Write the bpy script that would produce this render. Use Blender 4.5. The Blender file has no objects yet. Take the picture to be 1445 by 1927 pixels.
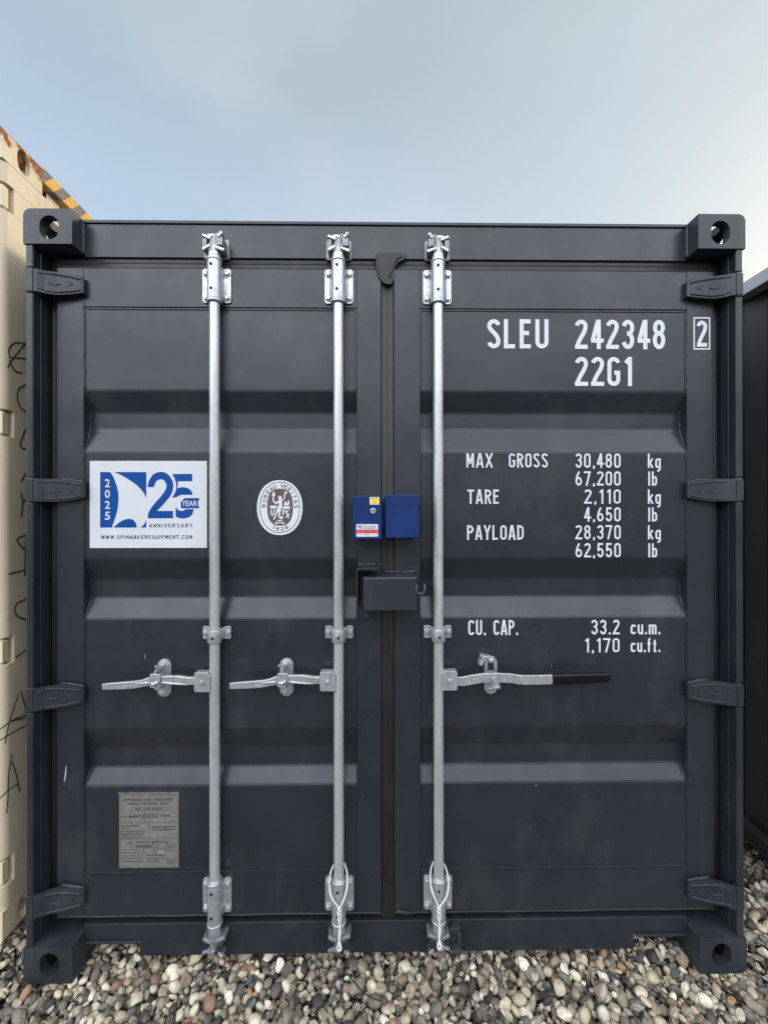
import bpy, bmesh, math, random
import numpy as np
from mathutils import Vector, Matrix
R = math.radians
SC = bpy.context.scene
COL = SC.collection

# ------------------------------------------------------------------ camera
cam_d = bpy.data.cameras.new('camera')
cam = bpy.data.objects.new('camera', cam_d); COL.objects.link(cam)
cam_d.sensor_fit = 'VERTICAL'; cam_d.sensor_height = 36.0; cam_d.sensor_width = 27.0
cam_d.lens = 36.0 * 800.0 / 1927.0
cam_d.clip_start = 0.02; cam_d.clip_end = 2000.0
cam.location = (-0.03388, -1.43495, 1.57325)
M = (Matrix.Rotation(-0.013017, 4, 'Z') @ Matrix.Rotation(0.000946, 4, 'X')
     @ Matrix.Rotation(0.000941, 4, 'Y') @ Matrix.Rotation(R(90), 4, 'X'))
cam.rotation_euler = M.to_euler()
SC.camera = cam

# ------------------------------------------------------------------ view, sky, sun
SC.view_settings.view_transform = 'Standard'
SC.view_settings.look = 'None'
SC.view_settings.exposure = 0.0
SC.view_settings.gamma = 1.0
SC.view_settings.use_curve_mapping = False
SUN_AZ, SUN_EL = 56.0, 22.0          # degrees clockwise from +Y, above the horizon

w = bpy.data.worlds.new('World'); SC.world = w; w.use_nodes = True
nt = w.node_tree; nt.nodes.clear(); N = nt.nodes.new; L = nt.links.new
out = N('ShaderNodeOutputWorld')
sky = N('ShaderNodeTexSky'); sky.sky_type = 'NISHITA'; sky.sun_disc = False
sky.sun_elevation = R(SUN_EL); sky.sun_rotation = R(SUN_AZ); sky.air_density = 1.0; sky.dust_density = 0.6
bg1 = N('ShaderNodeBackground'); bg1.inputs[1].default_value = 0.05
L(sky.outputs[0], bg1.inputs[0])
tc = N('ShaderNodeTexCoord')
def dotn(v):
    d = N('ShaderNodeVectorMath'); d.operation = 'DOT_PRODUCT'
    L(tc.outputs['Generated'], d.inputs[0]); d.inputs[1].default_value = v
    return d.outputs['Value']
def ramp(src, stops, ease='EASE'):
    r = N('ShaderNodeValToRGB'); r.color_ramp.interpolation = ease
    while len(r.color_ramp.elements) < len(stops): r.color_ramp.elements.new(0.5)
    for e, (p, c) in zip(r.color_ramp.elements, stops):
        e.position = p; e.color = (c[0], c[1], c[2], 1)
    L(src, r.inputs[0]); return r.outputs[0]
def mixc(fac, a, b, mode='MIX'):
    m = N('ShaderNodeMix'); m.data_type = 'RGBA'; m.blend_type = mode
    if hasattr(fac, 'is_linked'): L(fac, m.inputs[0])
    else: m.inputs[0].default_value = fac
    for s, k in ((a, 6), (b, 7)):
        if hasattr(s, 'is_linked'): L(s, m.inputs[k])
        else: m.inputs[k].default_value = (s[0], s[1], s[2], 1)
    return m.outputs[2]
elev = dotn((0, 0, 1))
# thin veil of cloud: pale blue low down, greyer higher up; unseen zenith brightened to light the ground
veil = ramp(elev, [(0.0, (.55, .64, .70)), (0.30, (.505, .635, .775)), (0.52, (.435, .545, .665)), (0.75, (.350, .435, .485)), (0.83, (.44, .515, .56)), (1.0, (1.9, 1.95, 2.0))])
saz = R(SUN_AZ)
glow = dotn((math.sin(saz) * math.cos(R(16)), math.cos(saz) * math.cos(R(16)), math.sin(R(16))))
glow_f = ramp(glow, [(0.05, (0, 0, 0)), (0.55, (.26, .26, .26)), (0.80, (.52, .52, .52)), (1.0, (1, 1, 1))])
col = mixc(glow_f, veil, (.535, .545, .475))
# wispy streaks in the veil
mp = N('ShaderNodeMapping'); L(tc.outputs['Generated'], mp.inputs[0]); mp.inputs['Scale'].default_value = (1.2, 1.0, 2.4)
mp.inputs['Rotation'].default_value = (0.2, 0.5, 0.3)
nz = N('ShaderNodeTexNoise'); L(mp.outputs[0], nz.inputs['Vector']); nz.inputs['Scale'].default_value = 1.7
nz.inputs['Detail'].default_value = 5.0; nz.inputs['Roughness'].default_value = 0.5
wisp = ramp(nz.outputs['Fac'], [(0.38, (0, 0, 0)), (0.66, (.24, .24, .24))])
col = mixc(wisp, col, (.72, .77, .80))
# unseen bright bank added behind camera to light the doors, stronger leftward, horizon dulled
back_f = ramp(dotn((0, -1, 0)), [(0.02, (0, 0, 0)), (0.42, (1, 1, 1))])
bank = ramp(elev, [(0.0, (.16, .18, .20)), (0.10, (.22, .24, .27)), (0.26, (1.55, 1.60, 1.74)), (0.48, (3.6, 3.75, 4.05)), (0.72, (2.3, 2.4, 2.6)), (1.0, (1.9, 1.95, 2.05))])
lean = N('ShaderNodeMapRange'); L(dotn((-1, 0, 0)), lean.inputs[0])
lean.inputs[1].default_value = -1; lean.inputs[2].default_value = 1; lean.inputs[3].default_value = .72; lean.inputs[4].default_value = 1.28
bank = mixc(1.0, bank, lean.outputs[0], 'MULTIPLY')
col = mixc(back_f, col, bank)
bg2 = N('ShaderNodeBackground'); L(col, bg2.inputs[0]); bg2.inputs[1].default_value = 1.0
ad = N('ShaderNodeAddShader'); L(bg1.outputs[0], ad.inputs[0]); L(bg2.outputs[0], ad.inputs[1])
L(ad.outputs[0], out.inputs[0])

sd = bpy.data.lights.new('sun', 'SUN'); sd.energy = 1.5; sd.angle = R(12.0); sd.color = (1.0, .82, .60)
sun = bpy.data.objects.new('sun', sd); COL.objects.link(sun)
dirv = Vector((math.sin(saz) * math.cos(R(SUN_EL)), math.cos(saz) * math.cos(R(SUN_EL)), math.sin(R(SUN_EL))))
sun.rotation_euler = dirv.to_track_quat('Z', 'Y').to_euler()
sun.location = (8, 8, 8)

# ------------------------------------------------------------------ materials
class MT:
    """small node helper for one material"""
    def __init__(s, name):
        s.m = bpy.data.materials.new(name); s.m.use_nodes = True
        s.t = s.m.node_tree; s.b = s.t.nodes['Principled BSDF']
        s.tc = s.t.nodes.new('ShaderNodeTexCoord')
    def n(s, k): return s.t.nodes.new(k)
    def l(s, a, b): s.t.links.new(a, b)
    def noise(s, scale, detail=3, rough=.5, stretch=None, coord='Object', dist=0.0):
        v = s.tc.outputs[coord]
        if stretch:
            mp = s.n('ShaderNodeMapping'); s.l(v, mp.inputs[0]); mp.inputs['Scale'].default_value = stretch; v = mp.outputs[0]
        t = s.n('ShaderNodeTexNoise'); s.l(v, t.inputs['Vector']); t.inputs['Scale'].default_value = scale
        t.inputs['Detail'].default_value = detail; t.inputs['Roughness'].default_value = rough; t.inputs['Distortion'].default_value = dist
        return t.outputs['Fac']
    def ramp(s, src, stops, ease='LINEAR'):
        r = s.n('ShaderNodeValToRGB'); r.color_ramp.interpolation = ease
        while len(r.color_ramp.elements) < len(stops): r.color_ramp.elements.new(.5)
        for e, (p, c) in zip(r.color_ramp.elements, stops):
            if not hasattr(c, '__len__'): c = (c, c, c)
            e.position = p; e.color = (c[0], c[1], c[2], 1)
        s.l(src, r.inputs[0]); return r.outputs[0]
    def mix(s, fac, a, b, mode='MIX'):
        m = s.n('ShaderNodeMix'); m.data_type = 'RGBA'; m.blend_type = mode
        if hasattr(fac, 'is_linked'): s.l(fac, m.inputs[0])
        else: m.inputs[0].default_value = fac
        for q, k in ((a, 6), (b, 7)):
            if hasattr(q, 'is_linked'): s.l(q, m.inputs[k])
            else: m.inputs[k].default_value = (q[0], q[1], q[2], 1)
        return m.outputs[2]
    def math(s, op, a, b=0.0):
        m = s.n('ShaderNodeMath'); m.operation = op
        for q, k in ((a, 0), (b, 1)):
            if hasattr(q, 'is_linked'): s.l(q, m.inputs[k])
            else: m.inputs[k].default_value = q
        return m.outputs[0]
    def bump(s, h, strength=.3, dist=.001, prev=None):
        b = s.n('ShaderNodeBump'); b.inputs['Strength'].default_value = strength; b.inputs['Distance'].default_value = dist
        s.l(h, b.inputs['Height'])
        if prev is not None: s.l(prev, b.inputs['Normal'])
        return b.outputs[0]
    def fin(s, col=None, rough=None, metal=None, normal=None, spec=None):
        for q, k in ((col, 'Base Color'), (rough, 'Roughness'), (metal, 'Metallic'), (spec, 'Specular IOR Level')):
            if q is None: continue
            i = s.b.inputs[k]
            if hasattr(q, 'is_linked'): s.l(q, i)
            elif hasattr(q, '__len__'): i.default_value = (q[0], q[1], q[2], 1)
            else: i.default_value = q
        if normal is not None: s.l(normal, s.b.inputs['Normal'])
        return s.m

def simple(name, col, rough=.5, metal=0.0, var=.12, scale=30.0):
    t = MT(name); f = t.noise(scale, 4)
    c = t.mix(t.ramp(f, [(.3, 0), (.7, 1)]), [x * (1 - var) for x in col], [min(1, x * (1 + var)) for x in col])
    r = t.ramp(t.noise(scale * .6, 3), [(.3, max(0, rough - .08)), (.7, min(1, rough + .08))])
    return t.fin(c, r, metal)

def paint(name, col, rough=.4, dirt=(.16, .15, .13), dirt_amt=.35, wave=.5, spec=.5):
    """sprayed steel paint: faint mottling, dust, fine orange peel and slow dents of the sheet"""
    t = MT(name)
    big = t.ramp(t.noise(2.2, 4, .55), [(.32, 0), (.68, 1)])
    c = t.mix(big, [x * .90 for x in col], [x * 1.10 for x in col])
    du = t.ramp(t.noise(7.0, 7, .68, (1, 1, .45)), [(.52, 0), (.80, 1)])
    c = t.mix(t.math('MULTIPLY', du, dirt_amt), c, dirt)
    sp = t.ramp(t.noise(190.0, 2, .5), [(.74, 0), (.78, 1)])
    c = t.mix(t.math('MULTIPLY', sp, .22), c, [x * 2.2 for x in col])
    run = t.ramp(t.noise(16.0, 5, .62, (1, 1, .045)), [(.56, 0), (.74, 1)])          # rain runs
    c = t.mix(t.math('MULTIPLY', run, .09), c, [min(1, x * 2.6 + .02) for x in col])
    scf = t.ramp(t.noise(5.5, 8, .78, (1.0, 1, 2.2), dist=1.2), [(.635, 0), (.665, 1)])      # rubbed patches
    c = t.mix(t.math('MULTIPLY', scf, .12), c, [min(1, x * 2.8 + .02) for x in col])
    rg0 = t.ramp(t.noise(5.0, 5, .6), [(.3, rough - .07), (.72, rough + .10)])
    rg = t.math('ADD', rg0, t.math('MULTIPLY', run, .10))
    n1 = t.bump(t.noise(2.6, 2, .4, (1, 1, 1.4)), wave, .012)
    n2 = t.bump(t.noise(420.0, 2), .10, .0006, n1)
    return t.fin(c, rg, 0, n2, spec)

slate = paint('slate_paint', (.0185, .0225, .0290), .31, dirt=(.11, .105, .10), dirt_amt=.25)
slate_cast = paint('slate_casting_paint', (.019, .023, .030), .40, dirt=(.11, .105, .10), wave=.2)
black_paint = paint('charcoal_paint', (.028, .027, .029), .5, dirt=(.07, .065, .06))
rail_skylit = paint('skylit_rail_paint', (.42, .42, .43), .5)  # sky light on the top rail put into a paler base colour

def cream_mat(name, rust_hi):
    t = MT(name)
    big = t.ramp(t.noise(3.0, 5, .6), [(.3, 0), (.7, 1)])
    c = t.mix(big, (.63, .53, .36), (.73, .62, .44))
    drip = t.ramp(t.noise(9.0, 5, .6, (1, 1, .12)), [(.50, 0), (.78, 1)])
    c = t.mix(t.math('MULTIPLY', drip, .4), c, (.34, .28, .17))
    sep = t.n('ShaderNodeSeparateXYZ'); t.l(t.tc.outputs['Object'], sep.inputs[0])
    if rust_hi:    # rust creeps in from the casting's top and rear edges
        mr = t.n('ShaderNodeMapRange'); t.l(sep.outputs[2], mr.inputs[0]); mr.inputs[1].default_value = -.085; mr.inputs[2].default_value = .0
        mr.inputs[3].default_value = -.12; mr.inputs[4].default_value = .20
        my = t.n('ShaderNodeMapRange'); t.l(sep.outputs[1], my.inputs[0]); my.inputs[1].default_value = .13; my.inputs[2].default_value = .178
        my.inputs[3].default_value = .0; my.inputs[4].default_value = .12
        edge = t.math('ADD', mr.outputs[0], my.outputs[0])
        f = t.math('ADD', t.noise(26.0, 7, .68), edge)
        rf = t.ramp(f, [(.575, 0), (.625, 1)])
        halo = t.ramp(f, [(.48, 0), (.61, .7)])
    else:
        f = t.noise(17.0, 8, .7)
        rf = t.ramp(f, [(.705, 0), (.735, 1)])
        halo = t.ramp(f, [(.64, 0), (.73, .35)])
    c = t.mix(halo, c, (.42, .20, .07))
    rc = t.mix(t.noise(60.0, 4), (.11, .038, .014), (.44, .165, .042))
    c = t.mix(rf, c, rc)
    n1 = t.bump(t.noise(5.0, 3), .4, .006)
    n2 = t.bump(rf, .5, .0012, n1)
    return t.fin(c, t.ramp(rf, [(0, .48), (1, .85)]), 0, n2)
cream = cream_mat('cream_paint', False)
cream_rusty = cream_mat('cream_rusty_paint', True)

def stripes():
    t = MT('hazard_stripe_paint')
    sep = t.n('ShaderNodeSeparateXYZ'); t.l(t.tc.outputs['Object'], sep.inputs[0])
    v = t.math('ADD', sep.outputs[1], t.math('MULTIPLY', t.math('ADD', sep.outputs[2], -2.892), -.9))
    v = t.math('ADD', v, .010)
    fr = t.math('FRACT', t.math('DIVIDE', v, .100))
    st = t.ramp(fr, [(.0, 1), (.5, 0)], 'CONSTANT')
    c = t.mix(st, (.74, .40, .055), (.15, .135, .125))
    du = t.ramp(t.noise(40.0, 6, .65), [(.5, 0), (.8, .5)])
    c = t.mix(du, c, (.25, .18, .10))
    return t.fin(c, .55, 0, t.bump(t.noise(8, 3), .3, .004))
hazard = stripes()

def rubber_mat():
    t = MT('door_seal_rubber')
    f = t.ramp(t.noise(14.0, 6, .65, (1, 1, .25)), [(.4, 0), (.8, 1)])
    c = t.mix(f, (.012, .010, .0095), (.032, .027, .0245))
    return t.fin(c, .46, 0, t.bump(t.noise(60, 4), .25, .001))
rubber = rubber_mat()

def zinc_mat(name, col=(.63, .65, .66), rough=.36, stretch=(1, 1, .12), metal=.85):
    t = MT(name)
    f = t.ramp(t.noise(55.0, 5, .6, stretch), [(.3, 0), (.7, 1)])
    c = t.mix(f, [x * .74 for x in col], [min(1, x * 1.12) for x in col])
    sp = t.n('ShaderNodeTexVoronoi'); t.l(t.tc.outputs['Object'], sp.inputs['Vector']); sp.inputs['Scale'].default_value = 130.0
    c = t.mix(t.math('MULTIPLY', sp.outputs['Color'], .16), c, (.92, .94, .96), 'MIX')
    st = t.ramp(t.noise(20.0, 6, .7), [(.54, 0), (.72, .45)])
    c = t.mix(st, c, (.36, .345, .31))
    r = t.ramp(t.noise(38.0, 4, .6, stretch), [(.3, rough - .08), (.7, rough + .12)])
    n1 = t.bump(t.noise(150.0, 3, .5, stretch), .22, .0008)
    return t.fin(c, r, metal, n1)
zinc = zinc_mat('galvanised_tube', (.57, .575, .565), .24, (1, 1, .06), .50)
zinc_plate = zinc_mat('zinc_plated_steel', (.49, .505, .52), .30, None, .62)
zinc_cam = zinc_mat('cast_cam_zinc', (.46, .47, .48), .28, None, .7)
zinc_dull = zinc_mat('dull_cast_zinc', (.20, .205, .215), .45, None, .6)

vinyl_white = simple('white_vinyl', (.66, .675, .70), .42, 0, .05, 60)
sticker_white = simple('sticker_white', (.62, .635, .655), .35, 0, .03, 12)
sticker_blue = simple('sticker_blue', (.003, .062, .27), .35, 0, .06, 20); sticker_blue.node_tree.nodes['Principled BSDF'].inputs['Specular IOR Level'].default_value = .2
sticker_navy = simple('sticker_navy_ink', (.010, .028, .065), .4, 0, .05, 40)
emblem_brown = simple('emblem_brown', (.105, .075, .066), .4, 0, .08, 60)
ink = simple('black_ink', (.025, .025, .028), .5, 0, .1, 60)
plate_grey = simple('plate_anodised', (.25, .235, .215), .42, .35, .10, 45)
plate_dark = simple('plate_print', (.055, .05, .047), .5, .2, .1, 60)
plate_pale = simple('plate_stamped', (.40, .38, .33), .45, .3, .1, 60)
blue_paint = paint('blue_lock_paint', (.006, .026, .120), .36, dirt=(.03, .06, .15), dirt_amt=.2, wave=.15, spec=.22)
chrome = simple('lock_chrome', (.75, .75, .76), .22, 1.0, .05, 80)
label_yellow = simple('label_yellow', (.85, .66, .06), .45, 0, .05, 60)
label_red = simple('label_red', (.72, .07, .06), .45, 0, .1, 60)
grip_mat = simple('black_grip_rubber', (.006, .006, .007), .24, 0, .2, 30); grip_mat.node_tree.nodes['Principled BSDF'].inputs['Specular IOR Level'].default_value = .28
hole_dark = simple('hole_shadow_steel', (.012, .012, .013), .8, 0, .1, 40)
cord_mat = simple('white_cord', (.66, .65, .60), .8, 0, .15, 300)
marker = simple('faded_marker_ink', (.050, .075, .075), .6, 0, .4, 50)
scratch_mat = simple('bare_scratch', (.45, .46, .47), .6, 0, .2, 80)
twig_mat = simple('dark_twig_bark', (.022, .016, .012), .8, 0, .3, 120)

# ------------------------------------------------------------------ mesh builder
def arc(cx, cy, rx, ry, a0, a1, n=10):
    return [(cx + rx * math.cos(R(a0 + (a1 - a0) * i / n)), cy + ry * math.sin(R(a0 + (a1 - a0) * i / n))) for i in range(n + 1)]
def rrect(x0, x1, z0, z1, r, n=5):
    p = []
    for cx, cz, a in ((x1 - r, z1 - r, 0), (x0 + r, z1 - r, 90), (x0 + r, z0 + r, 180), (x1 - r, z0 + r, 270)):
        p += arc(cx, cz, r, r, a, a + 90, n)
    return p
def stadium(cx, cz, hw, hh, n=12):
    if hh >= hw:
        return arc(cx, cz + hh - hw, hw, hw, 0, 180, n) + arc(cx, cz - hh + hw, hw, hw, 180, 360, n)
    return arc(cx + hw - hh, cz, hh, hh, -90, 90, n) + arc(cx - hw + hh, cz, hh, hh, 90, 270, n)

class MB:
    def __init__(s): s.v = []; s.f = []; s.m = []; s.s = []
    def mark(s): return len(s.v)
    def xform(s, k, fn):
        for i in range(k, len(s.v)): s.v[i] = tuple(fn(Vector(s.v[i])))
    def add(s, vs, fs, m=0, sm=False):
        o = len(s.v); s.v += [tuple(v) for v in vs]
        for f in fs: s.f.append([o + i for i in f]); s.m.append(m); s.s.append(sm)
    def box(s, x0, x1, y0, y1, z0, z1, m=0):
        s.add([(x0, y0, z0), (x1, y0, z0), (x1, y1, z0), (x0, y1, z0), (x0, y0, z1), (x1, y0, z1), (x1, y1, z1), (x0, y1, z1)],
              [(0, 3, 2, 1), (4, 5, 6, 7), (0, 1, 5, 4), (1, 2, 6, 5), (2, 3, 7, 6), (3, 0, 4, 7)], m)
    def prism(s, poly, a, b, axis='y', m=0, sm=False):
        n = len(poly)
        def P(p, t):
            if axis == 'y': return (p[0], t, p[1])
            if axis == 'z': return (p[0], p[1], t)
            return (t, p[0], p[1])
        s.add([P(p, a) for p in poly] + [P(p, b) for p in poly], [list(range(n)), list(range(2 * n - 1, n - 1, -1))], m)
        o = len(s.v) - 2 * n
        for i in range(n):
            j = (i + 1) % n
            s.f.append([o + i, o + j, o + n + j, o + n + i]); s.m.append(m); s.s.append(sm)
    def flat(s, poly, y, m=0):          # a sheet facing -Y
        s.add([(p[0], y, p[1]) for p in poly], [list(range(len(poly)))], m)
    def rings(s, rs, m=0, sm=True, cap=True):
        n = len(rs[0]); o = len(s.v)
        for r in rs: s.v += [tuple(p) for p in r]
        for k in range(len(rs) - 1):
            for i in range(n):
                j = (i + 1) % n
                s.f.append([o + k * n + i, o + k * n + j, o + (k + 1) * n + j, o + (k + 1) * n + i]); s.m.append(m); s.s.append(sm)
        if cap:
            s.f.append([o + i for i in range(n)]); s.m.append(m); s.s.append(False)
            e = o + (len(rs) - 1) * n
            s.f.append([e + i for i in range(n - 1, -1, -1)]); s.m.append(m); s.s.append(False)
    def tube(s, path, r, n=12, m=0, sm=True, flat=1.0):
        path = [Vector(p) for p in path]; rs = []
        for i, p in enumerate(path):
            t = (path[min(i + 1, len(path) - 1)] - path[max(i - 1, 0)]).normalized()
            ref = Vector((0, 1, 0)) if abs(t.y) < .9 else Vector((1, 0, 0))
            u = t.cross(ref).normalized(); v = t.cross(u)
            rr = r[i] if hasattr(r, '__len__') else r
            rs.append([p + (u * math.cos(2 * math.pi * k / n) + v * flat * math.sin(2 * math.pi * k / n)) * rr for k in range(n)])
        s.rings(rs, m, sm)
    def cyl(s, a, b, r, n=16, m=0, sm=True): s.tube([a, b], r, n, m, sm)
    def hexbolt(s, x, z, y, r=.0085, h=.008, m=0, rot=0.0):
        s.cyl((x, y, z), (x, y - .002, z), r * 1.35, 18, m)
        pl = [(x + r * math.cos(R(60 * k + rot)), z + r * math.sin(R(60 * k + rot))) for k in range(6)]
        pi = [(x + r * .8 * math.cos(R(60 * k + rot)), z + r * .8 * math.sin(R(60 * k + rot))) for k in range(6)]
        s.rings([[(p[0], y - .002, p[1]) for p in pl], [(p[0], y - h * .8, p[1]) for p in pl], [(p[0], y - h, p[1]) for p in pi]], m, False)
    def ribbon(s, pts, w, y, m=0, closed=False, P=None):
        """a stroke of width w along pts (x,z), lying on the sheet y; P maps (x,z,y) to a point"""
        P = P or (lambda x, z, y: (x, y, z))
        pts = [p for i, p in enumerate(pts) if i == 0 or (abs(p[0] - pts[i - 1][0]) + abs(p[1] - pts[i - 1][1])) > 1e-7]
        if closed and abs(pts[0][0] - pts[-1][0]) + abs(pts[0][1] - pts[-1][1]) < 1e-7: pts = pts[:-1]
        n = len(pts); L_, R_ = [], []
        for i in range(n):
            def seg(a, b):
                d = Vector((pts[b][0] - pts[a][0], pts[b][1] - pts[a][1])); return d.normalized() if d.length > 0 else Vector((1, 0))
            if closed: d0, d1 = seg((i - 1) % n, i), seg(i, (i + 1) % n)
            else: d0 = seg(i - 1, i) if i > 0 else seg(i, i + 1); d1 = seg(i, i + 1) if i < n - 1 else d0
            t = d0 + d1
            t = t.normalized() if t.length > 1e-6 else d1
            nn = Vector((-t.y, t.x)); c = max(.35, nn.dot(Vector((-d1.y, d1.x))))
            k = w / 2 / c
            L_.append((pts[i][0] + nn.x * k, pts[i][1] + nn.y * k)); R_.append((pts[i][0] - nn.x * k, pts[i][1] - nn.y * k))
        o = len(s.v)
        s.v += [P(p[0], p[1], y) for p in L_] + [P(p[0], p[1], y) for p in R_]
        for i in range(n if closed else n - 1):
            j = (i + 1) % n
            s.f.append([o + i, o + j, o + n + j, o + n + i]); s.m.append(m); s.s.append(False)
    def build(s, name, mats, parent=None, bevel=0.0, seg=2, fix=True, loc=None):
        me = bpy.data.meshes.new(name); me.from_pydata(s.v, [], s.f)
        for m in (mats if hasattr(mats, '__len__') else [mats]): me.materials.append(m)
        me.polygons.foreach_set('material_index', s.m); me.polygons.foreach_set('use_smooth', s.s)
        if fix:
            bm = bmesh.new(); bm.from_mesh(me); bmesh.ops.recalc_face_normals(bm, faces=bm.faces); bm.to_mesh(me); bm.free()
        o = bpy.data.objects.new(name, me); COL.objects.link(o)
        if parent: o.parent = parent
        if loc: o.location = loc
        if bevel:
            b = o.modifiers.new('bevel', 'BEVEL'); b.width = bevel; b.segments = seg; b.limit_method = 'ANGLE'; b.angle_limit = R(35)
        return o

def empty(name, loc, label, cat, group=None):
    o = bpy.data.objects.new(name, None); COL.objects.link(o); o.location = loc; o.empty_display_size = .2
    o['label'] = label; o['category'] = cat
    if group: o['group'] = group
    return o
def copy_tree(o, parent=None):
    c = o.copy(); COL.objects.link(c)
    if parent: c.parent = parent
    for ch in list(o.children): copy_tree(ch, c)
    return c

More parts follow.
